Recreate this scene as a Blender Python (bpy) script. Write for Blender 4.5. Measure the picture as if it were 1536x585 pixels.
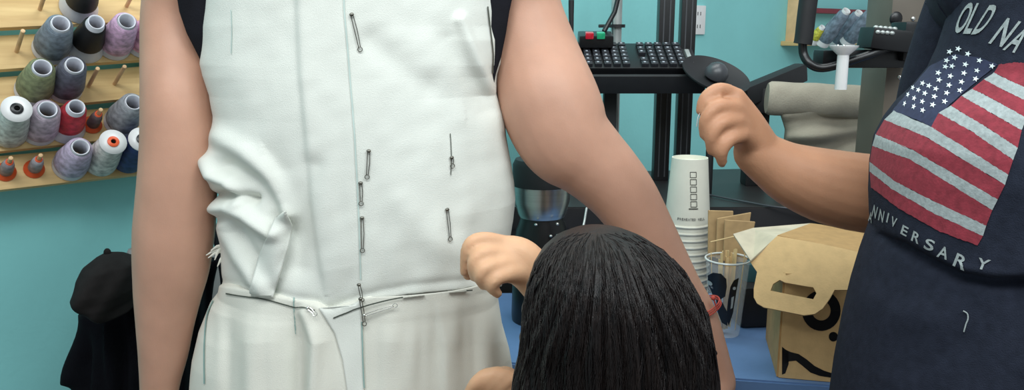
import bpy, bmesh, math, random
import numpy as np
from mathutils import Vector, Matrix, noise
from mathutils.bvhtree import BVHTree
random.seed(7)
for o in list(bpy.data.objects): bpy.data.objects.remove(o)
C = bpy.context.scene.collection
SC = bpy.context.scene

# ------------------------------------------------ camera, world, lights, exposure
W, H, F = 1536, 585, 1205.0
CZ, PITCH = 1.35, math.radians(11.4)
cam = bpy.data.objects.new('camera', bpy.data.cameras.new('camera')); C.objects.link(cam)
cam.location = (0, 0, CZ); cam.rotation_euler = (math.pi/2 - PITCH, 0, 0)
cam.data.sensor_width = 36; cam.data.lens = 36*F/W; cam.data.clip_start = .02
SC.camera = cam
w = bpy.data.worlds.new('world'); SC.world = w; w.use_nodes = True
w.node_tree.nodes['Background'].inputs[0].default_value = (.86, .95, 1, 1)
w.node_tree.nodes['Background'].inputs[1].default_value = .50
def area(name, loc, target, size, power, col=(1, 1, 1)):
    l = bpy.data.lights.new(name, 'AREA'); l.shape = 'RECTANGLE'; l.size, l.size_y = size; l.energy = power; l.color = col
    o = bpy.data.objects.new(name, l); C.objects.link(o); o.location = loc
    o.rotation_euler = (Vector(target) - Vector(loc)).to_track_quat('-Z', 'Y').to_euler(); return o
area('ceiling_panel_light', (-.35, -.15, 2.55), (-.25, 1.1, 1.25), (1.0, .6), 21, (.95, 1, 1))
area('fill_light', (.9, .1, 2.5), (1.3, 3.2, 1.2), (1.2, 1.2), 30, (.9, .98, 1))  # added fill aimed at the far right wall, no window stands here
area('ceiling_panel_light', (.1, 1.7, 2.6), (.1, 1.9, 0), (1.4, .6), 16, (.95, 1, .98))
vs = SC.view_settings
vs.view_transform = 'Standard'; vs.look = 'None'; vs.gamma = 1; vs.use_curve_mapping = False; vs.exposure = 0

# ------------------------------------------------ helpers
cp, sp = math.cos(PITCH), math.sin(PITCH)
def ray(px, py):
    a, b = (px - W/2)/F, (H/2 - py)/F
    return Vector((a, cp + b*sp, -sp + b*cp))
CAM = Vector((0, 0, CZ))
def P(px, py, Y):
    d = ray(px, py); return CAM + d*(Y/d.y)
def PZ(px, py, z):
    d = ray(px, py); return CAM + d*((z - CZ)/d.z)
def proj(p):
    x, y, z = p[0], p[1], p[2] - CZ
    dep = y*cp - z*sp
    return W/2 + F*x/dep, H/2 - F*(y*sp + z*cp)/dep
def R(px, Y): return px*Y/F                        # pixels to metres
def PN(px, py, p0, n):                             # pixel onto a plane
    d = ray(px, py); return CAM + d*((p0 - CAM).dot(n)/d.dot(n))
def lin(c): return tuple((v/255/12.92 if v/255 <= .04045 else ((v/255 + .055)/1.055)**2.4) for v in c) + (1,)
def mat(name, rgb, rough=.6, var=.08, scale=30, bump=0, bscale=200, metal=0, stretch=None, sss=0, spec=.5, alpha=1, rgb2=None, coat=0):
    m = bpy.data.materials.new(name); m.use_nodes = True; t = m.node_tree; n = t.nodes; b = n['Principled BSDF']
    tc = n.new('ShaderNodeTexCoord'); mp = n.new('ShaderNodeMapping'); t.links.new(tc.outputs['Object'], mp.inputs[0])
    if stretch: mp.inputs['Scale'].default_value = stretch
    nz = n.new('ShaderNodeTexNoise'); nz.inputs['Scale'].default_value = scale; nz.inputs['Detail'].default_value = 5
    t.links.new(mp.outputs[0], nz.inputs[0])
    r = n.new('ShaderNodeValToRGB'); c = lin(rgb); c2 = lin(rgb2) if rgb2 else tuple(min(1, v*(1+var*2)) for v in c[:3]) + (1,)
    r.color_ramp.elements[0].color = tuple(v*(1-var) for v in c[:3]) + (1,) if not rgb2 else c
    r.color_ramp.elements[1].color = c2; r.color_ramp.elements[0].position = .3; r.color_ramp.elements[1].position = .7
    t.links.new(nz.outputs[0], r.inputs[0]); t.links.new(r.outputs[0], b.inputs['Base Color'])
    b.inputs['Roughness'].default_value = rough; b.inputs['Metallic'].default_value = metal
    b.inputs['Specular IOR Level'].default_value = spec
    if coat: b.inputs['Coat Weight'].default_value = coat
    if sss:
        b.inputs['Subsurface Weight'].default_value = sss; b.inputs['Subsurface Radius'].default_value = (.012, .005, .003); b.inputs['Subsurface Scale'].default_value = 1
    if bump:
        n2 = n.new('ShaderNodeTexNoise'); n2.inputs['Scale'].default_value = bscale; n2.inputs['Detail'].default_value = 3
        t.links.new(mp.outputs[0], n2.inputs[0]); bp = n.new('ShaderNodeBump'); bp.inputs['Strength'].default_value = bump; bp.inputs['Distance'].default_value = .002
        t.links.new(n2.outputs[0], bp.inputs['Height']); t.links.new(bp.outputs[0], b.inputs['Normal'])
    if alpha < 1: b.inputs['Alpha'].default_value = alpha
    return m
def wave_thread(name, rgb, rough=.5):               # wound thread: fine rings up the cone
    m = mat(name, tuple(c*.82 for c in rgb), rough, .1, 90, rgb2=tuple(min(255, c*1.18+8) for c in rgb)); t = m.node_tree; n = t.nodes; b = n['Principled BSDF']
    tc = n.new('ShaderNodeTexCoord'); wv = n.new('ShaderNodeTexWave'); wv.bands_direction = 'Z'; wv.inputs['Scale'].default_value = 180; wv.inputs['Distortion'].default_value = 1.5
    t.links.new(tc.outputs['Object'], wv.inputs[0]); bp = n.new('ShaderNodeBump'); bp.inputs['Strength'].default_value = .35; bp.inputs['Distance'].default_value = .001
    t.links.new(wv.outputs['Fac'], bp.inputs['Height']); t.links.new(bp.outputs[0], b.inputs['Normal']); return m

ORG = {}
def link(name, me, mats, parent=None, smooth=True, local=False, base=None):
    for m in (mats if isinstance(mats, (list, tuple)) else [mats]): me.materials.append(m)
    o = bpy.data.objects.new(name, me); C.objects.link(o)
    if not local:
        if parent is None:
            co = np.empty(len(me.vertices)*3); me.vertices.foreach_get('co', co); co = co.reshape(-1, 3)
            org = Vector(base) if base is not None else Vector(((co[:, 0].min()+co[:, 0].max())/2, (co[:, 1].min()+co[:, 1].max())/2, co[:, 2].min()))
            me.transform(Matrix.Translation(-org)); o.location = org; ORG[o.name] = org
        else:
            org = ORG[parent.name]; me.transform(Matrix.Translation(-org)); ORG[o.name] = org
    if parent is not None: o.parent = parent
    if smooth:
        me.polygons.foreach_set('use_smooth', [True]*len(me.polygons))
    return o
def mk(name, bm, mats, parent=None, smooth=True, local=False, auto=True):
    bmesh.ops.recalc_face_normals(bm, faces=bm.faces)
    me = bpy.data.meshes.new(name); bm.to_mesh(me); bm.free()
    o = link(name, me, mats, parent, smooth, local)
    if smooth and auto:
        try: me.set_sharp_from_angle(angle=math.radians(38))
        except Exception: pass
    return o
def tag(o, label=None, cat=None, group=None, kind=None):
    if label: o['label'] = label
    if cat: o['category'] = cat
    if group: o['group'] = group
    if kind: o['kind'] = kind
    return o
def root(name, loc, label, cat, group=None, rot=None):
    o = bpy.data.objects.new(name, None); C.objects.link(o); o.location = loc; o.empty_display_size = .05
    if rot is not None: o.rotation_euler = rot
    ORG[o.name] = Vector(loc); return tag(o, label, cat, group)
def frames(pts):
    T = []
    for i in range(len(pts)):
        a = pts[max(0, i-1)]; b = pts[min(len(pts)-1, i+1)]; T.append((b-a).normalized())
    u = T[0].orthogonal().normalized(); out = []
    for t in T:
        u = (u - t*u.dot(t)).normalized(); out.append((t, u, t.cross(u)))
    return out
def tube(bm, pts, rad, seg=12, caps=True, mi=0):
    pts = [Vector(p) for p in pts]; rad = rad if isinstance(rad, (list, tuple)) else [rad]*len(pts)
    rings = []
    for p, r, (t, u, v) in zip(pts, rad, frames(pts)):
        rings.append([bm.verts.new(p + u*math.cos(a)*r + v*math.sin(a)*r) for a in [2*math.pi*k/seg for k in range(seg)]])
    for A, B in zip(rings, rings[1:]):
        for k in range(seg): f = bm.faces.new((A[k], A[(k+1) % seg], B[(k+1) % seg], B[k])); f.material_index = mi
    if caps:
        bm.faces.new(rings[0][::-1]).material_index = mi; bm.faces.new(rings[-1]).material_index = mi
def smoothpts(pts, rad=None, n=6):
    pts = [Vector(p) for p in pts]; rad = rad if isinstance(rad, (list, tuple)) else [rad or 0]*len(pts)
    P_, R_ = [], []
    for i in range(len(pts)-1):
        p0, p1, p2, p3 = pts[max(0, i-1)], pts[i], pts[i+1], pts[min(len(pts)-1, i+2)]
        r0, r1, r2, r3 = rad[max(0, i-1)], rad[i], rad[i+1], rad[min(len(pts)-1, i+2)]
        for k in range(n):
            t = k/n; f = lambda a, b, c, d: .5*((2*b) + (c-a)*t + (2*a-5*b+4*c-d)*t*t + (3*b-a-3*c+d)*t**3)
            P_.append(f(p0, p1, p2, p3)); R_.append(f(r0, r1, r2, r3))
    P_.append(pts[-1]); R_.append(rad[-1]); return P_, R_
def limb(bm, pts, rad, n=6, seg=20):                # tapered tube with round ends, for the bodies
    p, r = smoothpts(pts, rad, n); tube(bm, p, r, seg)
    for q, s in ((p[0], r[0]), (p[-1], r[-1])): ball(bm, q, s)
def ball(bm, c, r, sc=(1, 1, 1), seg=16, rot=None, mi=0):
    M = Matrix.Translation(Vector(c)) @ (rot.to_matrix().to_4x4() if rot is not None else Matrix.Identity(4)) @ Matrix.Diagonal((sc[0]*r, sc[1]*r, sc[2]*r, 1))
    g = bmesh.ops.create_uvsphere(bm, u_segments=seg, v_segments=max(6, seg//2), radius=1, matrix=M)
    if mi:
        for v in g['verts']:
            for f in v.link_faces: f.material_index = mi
def box(bm, c, s, rot=None, bev=0, mi=0):
    M = Matrix.Translation(Vector(c)) @ (rot.to_4x4() if rot is not None else Matrix.Identity(4)) @ Matrix.Diagonal((s[0], s[1], s[2], 1))
    g = bmesh.ops.create_cube(bm, size=1, matrix=M)
    fs = {f for v in g['verts'] for f in v.link_faces}
    for f in fs: f.material_index = mi
    if bev:
        es = {e for v in g['verts'] for e in v.link_edges}
        bmesh.ops.bevel(bm, geom=list(es), offset=bev, segments=2, affect='EDGES', profile=.7)
def lathe(bm, prof, seg=28, M=Matrix.Identity(4), mi=0):
    rings = []
    for r, z in prof: rings.append([bm.verts.new(M @ Vector((max(r, 1e-5)*math.cos(a), max(r, 1e-5)*math.sin(a), z))) for a in [2*math.pi*k/seg for k in range(seg)]])
    for A, B in zip(rings, rings[1:]):
        for k in range(seg): f = bm.faces.new((A[k], A[(k+1) % seg], B[(k+1) % seg], B[k])); f.material_index = mi
def prism(bm, pts, off, mi=0):                      # flat polygon (3D points) given thickness 'off'
    a = [bm.verts.new(p) for p in pts]; b = [bm.verts.new(Vector(p)+Vector(off)) for p in pts]
    fs = [bm.faces.new(a), bm.faces.new(b[::-1])]
    for i in range(len(a)): fs.append(bm.faces.new((a[i], b[i], b[(i+1) % len(a)], a[(i+1) % len(a)])))
    for f in fs: f.material_index = mi
def ellring(bm, c, rx, ry, seg=28, sq=1, rxr=None):
    out = []
    for k in range(seg):
        a = 2*math.pi*k/seg; ca, sa = math.cos(a), math.sin(a)
        x = (rxr if (rxr and ca > 0) else rx)*math.copysign(abs(ca)**sq, ca)
        out.append(bm.verts.new((c[0]+x, c[1]+ry*math.copysign(abs(sa)**sq, sa), c[2])))
    return out
def ellloft(bm, rows, seg=28, sq=1):                # rows of (cx, cy, z, rx, ry)
    rs = [ellring(bm, r[:3], r[3], r[4], seg, sq) for r in rows]
    for A, B in zip(rs, rs[1:]):
        for k in range(seg): bm.faces.new((A[k], A[(k+1) % seg], B[(k+1) % seg], B[k]))
    bm.faces.new(rs[0][::-1]); bm.faces.new(rs[-1])
def voxel(bm, vs_=.004, sm=8):                      # fuse the overlapping volumes into ONE continuous skin
    bmesh.ops.recalc_face_normals(bm, faces=bm.faces)
    me = bpy.data.meshes.new('tmp'); bm.to_mesh(me); bm.free(); o = bpy.data.objects.new('tmp', me); C.objects.link(o)
    r = o.modifiers.new('r', 'REMESH'); r.mode = 'VOXEL'; r.voxel_size = vs_
    s = o.modifiers.new('s', 'SMOOTH'); s.factor = .5; s.iterations = sm
    dg = bpy.context.evaluated_depsgraph_get(); dg.update(); out = bpy.data.meshes.new_from_object(o.evaluated_get(dg))
    bpy.data.objects.remove(o); return out
def hand(bm, wrist, d, nrm, thumb, L=.18, curl=.5, r=.0085):
    """relaxed hand: palm plus five bent fingers. d = towards the fingers, nrm = back of the hand, thumb = side of the thumb"""
    d, nrm, th = Vector(d).normalized(), Vector(nrm).normalized(), Vector(thumb).normalized()
    k = L/.18
    for i, s in enumerate((-.028, -.010, .010, .027)):
        limb(bm, [wrist + th*s*.5*k, wrist + d*.045*k + th*s*.85*k, wrist + d*.088*k + th*s*k], [.016*k, .015*k, .0125*k], 3, 12)
    for i, (s, ln) in enumerate(((.029, .070), (.0105, .080), (-.010, .074), (-.028, .058))):
        p = wrist + d*.088*k + th*s*k; pts = [p]; ang = .25*curl
        for j, fr in enumerate((.45, .3, .25)):
            ang += curl*(.55, .75, .5)[j]; p = p + (d*math.cos(ang) - nrm*math.sin(ang))*ln*fr*k; pts.append(p)
        limb(bm, pts, [r*1.05*k, r*k, r*.9*k, r*.72*k], 3, 12)
    a = wrist + d*.022*k + th*.022*k; limb(bm, [a, a + (d*.6 + th*.75 - nrm*.3)*.036*k, a + (d*.6+th*.75-nrm*.3)*.036*k + (d*.93 + th*.15 - nrm*.4)*.030*k, a + (d*.6+th*.75-nrm*.3)*.036*k + (d*.95+th*.05-nrm*.5)*.055*k], [.015*k, .0115*k, .010*k, .008*k], 3, 12)
def head(bm, c, f, hgt=.225):
    """head with a face; c = centre of the skull, f = facing direction"""
    f = Vector(f).normalized(); s = f.cross(Vector((0, 0, 1))).normalized(); u = s.cross(f); rot = Matrix((s, f, u)).transposed().to_quaternion(); q = hgt/.225
    A = lambda x, y, z: c + (s*x + f*y + u*z)*q
    ball(bm, A(0, -.008, .022), .085*q, (.9, 1.1, 1.03), 24, rot); ball(bm, A(0, .018, -.045), .060*q, (.95, 1.05, 1.1), 20, rot)
    ball(bm, A(0, .05, -.09), .024*q, (1.1, 1, .9), 14, rot)
    limb(bm, [A(0, .078, .012), A(0, .094, -.015), A(0, .098, -.026)], [.008*q, .011*q, .013*q], 3, 12)
    for x in (-1, 1):
        ball(bm, A(.012*x, .09, -.028), .009*q, seg=10); ball(bm, A(.079*x, -.005, -.008), .024*q, (.35, .75, 1.25), 14, rot)
        ball(bm, A(.03*x, .079, .026), .016*q, (1.3, .6, .45), 12, rot); ball(bm, A(.038*x, .062, -.02), .02*q, (1, .7, .8), 12, rot)
    ball(bm, A(0, .081, -.055), .018*q, (1.3, .55, .28), 14, rot); ball(bm, A(0, .079, -.064), .017*q, (1.15, .55, .3), 14, rot)
    return A
def eyes(par, A, q=1):
    for x in (-1, 1):
        bm = bmesh.new(); ball(bm, A(.03*x, .073, .010), .0115*q, seg=16); ball(bm, A(.03*x, .0825, .010), .0045*q, seg=10, mi=1)
        tag(mk('eye', bm, [M_white_plastic, M_black], par))
def sdist(X, Y, line):                              # signed distance (px) of grids X,Y to a polyline, plus position along it
    best = np.full(X.shape, 1e9); sgn = np.ones(X.shape); tt = np.zeros(X.shape); n = len(line)-1
    for i in range(n):
        (x0, y0), (x1, y1) = line[i], line[i+1]; dx, dy = x1-x0, y1-y0; L2 = dx*dx+dy*dy
        t = ((X-x0)*dx+(Y-y0)*dy)/L2; tc = np.clip(t, 0, 1); t = np.clip(t, -9 if i == 0 else 0, 9 if i == n-1 else 1); d = np.hypot(X-(x0+tc*dx), Y-(y0+tc*dy)); m = d < best
        best = np.where(m, d, best); sgn = np.where(m, np.sign((X-x0)*dy-(Y-y0)*dx), sgn); tt = np.where(m, (i+t)/n, tt)
    return best, sgn, tt
def ridge(X, Y, line, amp, wd):
    d, s, t = sdist(X, Y, line); return amp*np.exp(-(d/wd)**2)
def step(X, Y, line, amp, wd, dec=90, fade=6):                      # right-hand side of a downward line is raised
    d, s, t = sdist(X, Y, line); sd = d*s; e = np.clip(np.minimum(t, 1-t)*fade+.5, 0, 1)
    return amp*e/(1+np.exp(-sd/wd))*np.exp(-np.clip(sd, 0, None)/dec)
def interp(rows, y, j): return float(np.interp(y, [r[0] for r in rows], [r[j] for r in rows]))
def shell(rows, Yc, ry, ny, nt, fold=None, sq=.85, y0=None, y1=None, closed_top=False, front_only=True, cyf=None):
    """a garment: elliptical rings whose sides stand where the outline stands, with folds pressed into the front"""
    y0 = rows[0][0] if y0 is None else y0; y1 = rows[-1][0] if y1 is None else y1
    V = np.zeros((ny, nt, 3))
    for i in range(ny):
        py = y0 + (y1-y0)*i/(ny-1); L, Rr = interp(rows, py, 1), interp(rows, py, 2); ryy = ry if not callable(ry) else ry(py)
        if len(rows[0]) > 3: ryy = interp(rows, py, 3)
        yc = Yc if cyf is None else cyf(py)
        a, b = P(L, py, yc), P(Rr, py, yc); cx = (a.x+b.x)/2; z = P(768, py, yc).z
        h = (b.x-a.x)/2; sl, sr = a.x/yc, b.x/yc
        rl = math.sqrt(max(h*h-(sl*ryy)**2, (h*.6)**2)) if sl < 0 or True else h; rr = math.sqrt(max(h*h-(sr*ryy)**2, (h*.6)**2))
        for k in range(nt):
            t = 2*math.pi*k/nt; c, s = math.cos(t), math.sin(t)
            V[i, k] = (cx + (rr if c > 0 else rl)*math.copysign(abs(c)**sq, c), yc - ryy*math.copysign(abs(s)**sq, s), z)
    if fold:
        dep = V[..., 1]*cp - (V[..., 2]-CZ)*sp; PX = W/2 + F*V[..., 0]/dep; PY = H/2 - F*(V[..., 1]*sp+(V[..., 2]-CZ)*cp)/dep
        D = fold(PX, PY); th = np.arange(nt)*2*math.pi/nt; fr = np.clip(np.sin(th)*3+.6, 0, 1)[None, :]
        V[..., 1] -= D*fr; V[..., 0] += D*.45*np.cos(th)[None, :]*fr
    return V
def grid_mesh(V, wrap=True, cap=(False, False)):
    ny, nt = V.shape[:2]; me = bpy.data.meshes.new('g'); fs = []
    for i in range(ny-1):
        for k in range(nt if wrap else nt-1):
            k2 = (k+1) % nt; fs.append((i*nt+k, (i+1)*nt+k, (i+1)*nt+k2, i*nt+k2))
    if cap[0]: fs.append(tuple(range(nt)))
    if cap[1]: fs.append(tuple(range((ny-1)*nt, ny*nt))[::-1])
    me.from_pydata([tuple(v) for v in V.reshape(-1, 3)], [], fs); me.update(); return me
def bvh_of(V, wrap=True):
    ny, nt = V.shape[:2]; fs = []
    for i in range(ny-1):
        for k in range(nt if wrap else nt-1):
            k2 = (k+1) % nt; fs.append((i*nt+k, (i+1)*nt+k, (i+1)*nt+k2, i*nt+k2))
    return BVHTree.FromPolygons([Vector(v) for v in V.reshape(-1, 3)], fs)
def hit(bv, px, py, off=.001):
    d = ray(px, py).normalized(); h = bv.ray_cast(CAM, d)
    if h[0] is None: return None, None
    n = h[1]; n = n if n.dot(d) < 0 else -n
    return h[0] + n*off, n
def band(bm, bv, top, bot, nu, nv, off=.0012, mi=0):
    """printed band between two outlines, laid on the cloth"""
    def at(line, t):
        n = len(line)-1; i = min(int(t*n), n-1); f = t*n-i; return (line[i][0]*(1-f)+line[i+1][0]*f, line[i][1]*(1-f)+line[i+1][1]*f)
    g = []
    for i in range(nu+1):
        a, b = at(top, i/nu), at(bot, i/nu); row = []
        for j in range(nv+1):
            f = j/nv; jx = random.uniform(-.7, .7) if j in (0, nv) else 0
            p, n = hit(bv, a[0]*(1-f)+b[0]*f, a[1]*(1-f)+b[1]*f+jx, off); row.append(bm.verts.new(p) if p is not None else None)
        g.append(row)
    for i in range(nu):
        for j in range(nv):
            q = [g[i][j], g[i+1][j], g[i+1][j+1], g[i][j+1]]
            if all(q) and max((q[a].co-q[(a+1) % 4].co).length for a in range(4)) < .03: bm.faces.new(q).material_index = mi
def patch_poly(bm, bv, pts, off=.0012, mi=0, fan=True):
    c = (sum(p[0] for p in pts)/len(pts), sum(p[1] for p in pts)/len(pts)); q, _ = hit(bv, *c, off)
    vv = [hit(bv, *p, off)[0] for p in pts]
    if q is None or any(v is None for v in vv) or max((v-q).length for v in vv) > .03: return
    cv = bm.verts.new(q); vs2 = [bm.verts.new(v) for v in vv]
    for a in range(len(vs2)): bm.faces.new((cv, vs2[a], vs2[(a+1) % len(vs2)])).material_index = mi
def glyphs(text):
    cu = bpy.data.curves.new('t', 'FONT'); cu.body = text; cu.size = 1; cu.offset = .018; cu.resolution_u = 4; o = bpy.data.objects.new('t', cu); C.objects.link(o)
    dg = bpy.context.evaluated_depsgraph_get(); dg.update(); me = bpy.data.meshes.new_from_object(o.evaluated_get(dg)); bpy.data.objects.remove(o)
    b = bmesh.new(); b.from_mesh(me); bmesh.ops.triangulate(b, faces=b.faces)
    xs = [v.co.x for v in b.verts]; ys = [v.co.y for v in b.verts]; x0, x1, y0, y1 = min(xs), max(xs), min(ys), max(ys)
    out = ([((v.co.x-x0)/(x1-x0), (v.co.y-y0)/(y1-y0)) for v in b.verts], [[v.index for v in f.verts] for f in b.faces]); b.verts.index_update()
    out = ([((v.co.x-x0)/(x1-x0), (v.co.y-y0)/(y1-y0)) for v in b.verts], [[v.index for v in f.verts] for f in b.faces]); b.free(); return out
def print_text(bm, fn, text, mi=0):                 # fn(u, v) -> 3D point or None
    vv, ff = glyphs(text); pts = [fn(u, v) for u, v in vv]
    vs2 = [bm.verts.new(p) if p is not None else None for p in pts]
    for f in ff:
        q = [vs2[i] for i in f]
        if all(q):
            try: bm.faces.new(q).material_index = mi
            except ValueError: pass

# ------------------------------------------------ materials
M_wall = mat('teal_wall_paint', (134, 204, 204), .75, .05, 3, .25, 90)
M_floor = mat('grey_floor', (110, 108, 104), .5, .1, 6)
M_muslin = mat('muslin_cloth', (222, 224, 216), .9, .025, 9, .35, 900, spec=.15)
M_muslin2 = mat('muslin_cloth_cream', (220, 219, 208), .9, .03, 9, .35, 900, spec=.15)
M_chalk = mat('green_chalk', (138, 166, 160), .9); M_chalk2 = mat('pale_chalk', (186, 202, 196), .9); M_stitch = mat('dark_basting_thread', (72, 78, 70), .9)
M_skinA = mat('skin_a', (188, 144, 122), .5, .05, 18, .12, 500, sss=.12, spec=.35)
M_skinB = mat('skin_b', (214, 168, 132), .5, .05, 18, .12, 500, sss=.12, spec=.35)
M_skinC = mat('skin_c', (178, 130, 100), .5, .06, 18, .15, 500, sss=.12, spec=.35)
M_nail = mat('nail', (226, 196, 184), .3)
M_black_cloth = mat('black_cloth', (20, 20, 26), .9, .15, 40, .3, 500, spec=.2)
M_coat = mat('black_coat_cloth', (10, 11, 16), .95, .15, 30, .3, 300, spec=.1)
M_cap = mat('black_cap_cloth', (30, 28, 28), .95, .12, 50, .3, 700, spec=.15)
M_grey_cloth = mat('grey_cloth', (150, 152, 152), .9, .1, 20, .3, 400)
M_tee = mat('charcoal_navy_jersey', (36, 40, 52), .92, .12, 120, .4, 900, spec=.15)
M_canton = mat('print_navy', (38, 44, 70), .9, .15, 200); M_red = mat('print_red', (132, 44, 56), .9, .15, 150, .2, 500)
M_pgrey = mat('print_grey', (150, 158, 158), .9, .12, 250, .2, 500); M_star = mat('print_white', (222, 230, 232), .85, .05, 250)
M_jeans = mat('dark_denim', (32, 40, 66), .9, .1, 80, .3, 600)
M_hair = mat('black_brown_hair', (13, 10, 11), .42, .2, 14, .5, 60, stretch=(14, 14, .6), spec=.3, rgb2=(30, 22, 20))
M_wood = mat('pine_wood', (196, 160, 104), .55, .1, 6, .15, 40, stretch=(1, 1, 14), rgb2=(222, 190, 132))
M_dowel = mat('pale_dowel', (214, 176, 132), .55, .08, 30)
M_white_plastic = mat('white_plastic', (222, 222, 222), .35, .03, 30); M_frost = mat('frosted_plastic', (214, 216, 224), .3, .04, 30)
M_black = mat('black_plastic', (14, 15, 18), .35, .1, 40); M_blackm = mat('matte_black', (20, 21, 24), .6, .15, 40)
M_darkgrey = mat('dark_grey_plastic', (62, 64, 68), .35); M_orange = mat('orange_plastic', (226, 92, 48), .4)
M_metal = mat('brushed_steel', (190, 190, 188), .28, .06, 8, .1, 30, metal=1, stretch=(1, 1, 30)); M_pin = mat('pin_steel', (120, 118, 110), .35, metal=1)
M_pinwhite = mat('pin_nickel', (215, 215, 210), .25, metal=1)
M_keys = mat('key_plastic', (34, 36, 42), .45); M_legend = mat('key_legend', (150, 156, 164), .6)
M_red_button = mat('red_button', (190, 30, 50), .2, coat=.5); M_green = mat('green_button', (30, 150, 105), .2, coat=.5)  # plain glossy button colours, neither one emits
M_aluminium = mat('grey_pole_paint', (165, 170, 168), .35, metal=.4)
M_paper = mat('white_paper_cup', (214, 212, 198), .6, .03, 20); M_ink = mat('dark_ink', (66, 64, 60), .7); M_brownink = mat('brown_ink', (120, 98, 60), .7)
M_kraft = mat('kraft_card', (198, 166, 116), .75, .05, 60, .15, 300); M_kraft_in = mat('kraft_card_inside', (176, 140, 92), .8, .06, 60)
M_napkin = mat('brown_paper', (164, 136, 96), .85, .08, 60); M_stick = mat('wood_stick', (200, 172, 124), .6)
M_blue = mat('blue_tabletop', (92, 124, 168), .55, .06, 12, .1, 200); M_desk = mat('black_desk_laminate', (40, 38, 38), .45, .12, 10)
M_canvas = mat('grey_beige_canvas', (152, 145, 130), .9, .06, 30, .4, 300); M_machine = mat('machine_enamel', (92, 84, 74), .45, .08, 12)
M_greythread = wave_thread('grey_blue_thread', (108, 120, 134)); M_yellow = wave_thread('yellow_thread', (186, 182, 60))
M_tealplastic = mat('dark_teal_plastic', (44, 84, 90), .4); M_redstring = mat('red_string', (170, 64, 52), .8)
m = bpy.data.materials.new('clear_plastic'); m.use_nodes = True; b_ = m.node_tree.nodes['Principled BSDF']
b_.inputs['Base Color'].default_value = (.93, .95, .95, 1); b_.inputs['Roughness'].default_value = .08; b_.inputs['Alpha'].default_value = .22; M_clear = m

# ------------------------------------------------ the room
WD = Vector((.755, .656, 0)).normalized(); WN = Vector((WD.y, -WD.x, 0)); W0 = Vector((-.96, 1.5, 0))
def wallpt(px, py, off=0): return PN(px, py, W0 + WN*off, WN)
def wall_slab(name, a, b, z0, z1, th, m_):
    bm = bmesh.new(); n = Vector(((b-a).y, -(b-a).x, 0)).normalized()*-th
    prism(bm, [Vector((a.x, a.y, z0)), Vector((b.x, b.y, z0)), Vector((b.x, b.y, z1)), Vector((a.x, a.y, z1))], n)
    return tag(mk(name, bm, m_, smooth=False), kind='structure')
wa, wb = W0 - WD*1.6, W0 + WD*4.6
wall_slab('wall_back', wa, wb, 0, 2.7, .1, M_wall)
bm = bmesh.new(); prism(bm, [Vector((-2.6, -1.2, 0)), Vector((3.6, -1.2, 0)), Vector((3.6, 4.7, 0)), Vector((-2.6, 4.7, 0))], (0, 0, -.08)); tag(mk('floor', bm, M_floor, smooth=False), kind='structure')
bm = bmesh.new(); prism(bm, [Vector((wa.x, wa.y, 0))+WN*.015, Vector((wb.x, wb.y, 0))+WN*.015, Vector((wb.x, wb.y, .1))+WN*.015, Vector((wa.x, wa.y, .1))+WN*.015], -WN*.015); tag(mk('baseboard_back', bm, M_white_plastic, smooth=False), kind='structure')

# ------------------------------------------------ thread rack on the wall, cones standing on its pegs
UP = Vector((0, 0, 1))
AX = (WN*math.cos(math.radians(25)) + UP*math.sin(math.radians(25))).normalized()   # the way the pegs point
AV = AX.cross(WD).normalized(); AV = AV if AV.z > 0 else -AV                        # up along the ledge's face
ROT = Matrix((WD, AV, AX)).transposed()
ROFF = .075
rack = root('thread_rack', wallpt(120, 285, 0), 'pine wood wall rack with slanted ledges and dowel pegs for thread cones', 'rack')
rowy = {0: (15, 8), 1: (77, 66), 2: (139, 122), 3: (199, 180), 4: (257, 237)}
def rowpt(r, px):
    a, b = rowy[r]; return wallpt(px, a + (b-a)*(px-20)/195, ROFF)
ledges = {}
for r in range(5):
    a, b = rowpt(r, -60), rowpt(r, 262); c = (a+b)/2; d = (b-a).normalized(); av = AX.cross(d).normalized(); av = av if av.z > 0 else -av
    Mr = Matrix((d, av, AX)).transposed(); bm = bmesh.new(); box(bm, c - AX*.008, ((b-a).length, .064, .014), Mr, .0015); mk('ledge', bm, M_wood, rack)
for px in (-40, 240):
    bm = bmesh.new(); t, b = rowpt(0, px), rowpt(4, px); z0, z1 = b.z-.02, t.z+.02
    box(bm, Vector(((t.x+b.x)/2, (t.y+b.y)/2, (z0+z1)/2)) - WN*(ROFF/2+.016), (.03, .04, z1-z0), Matrix((WD, WN, UP)).transposed(), .002); mk('upright', bm, M_wood, rack)
def peg(p, ln=.085, r=.0036):
    bm = bmesh.new(); lathe(bm, [(0, -.01), (r, -.01), (r, ln-.001), (r*.6, ln), (0, ln)], 12, Matrix.Translation(p) @ ROT.to_4x4()); return mk('peg', bm, M_dowel, rack)
CONE_R, CONE_H = .029, .108
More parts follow.
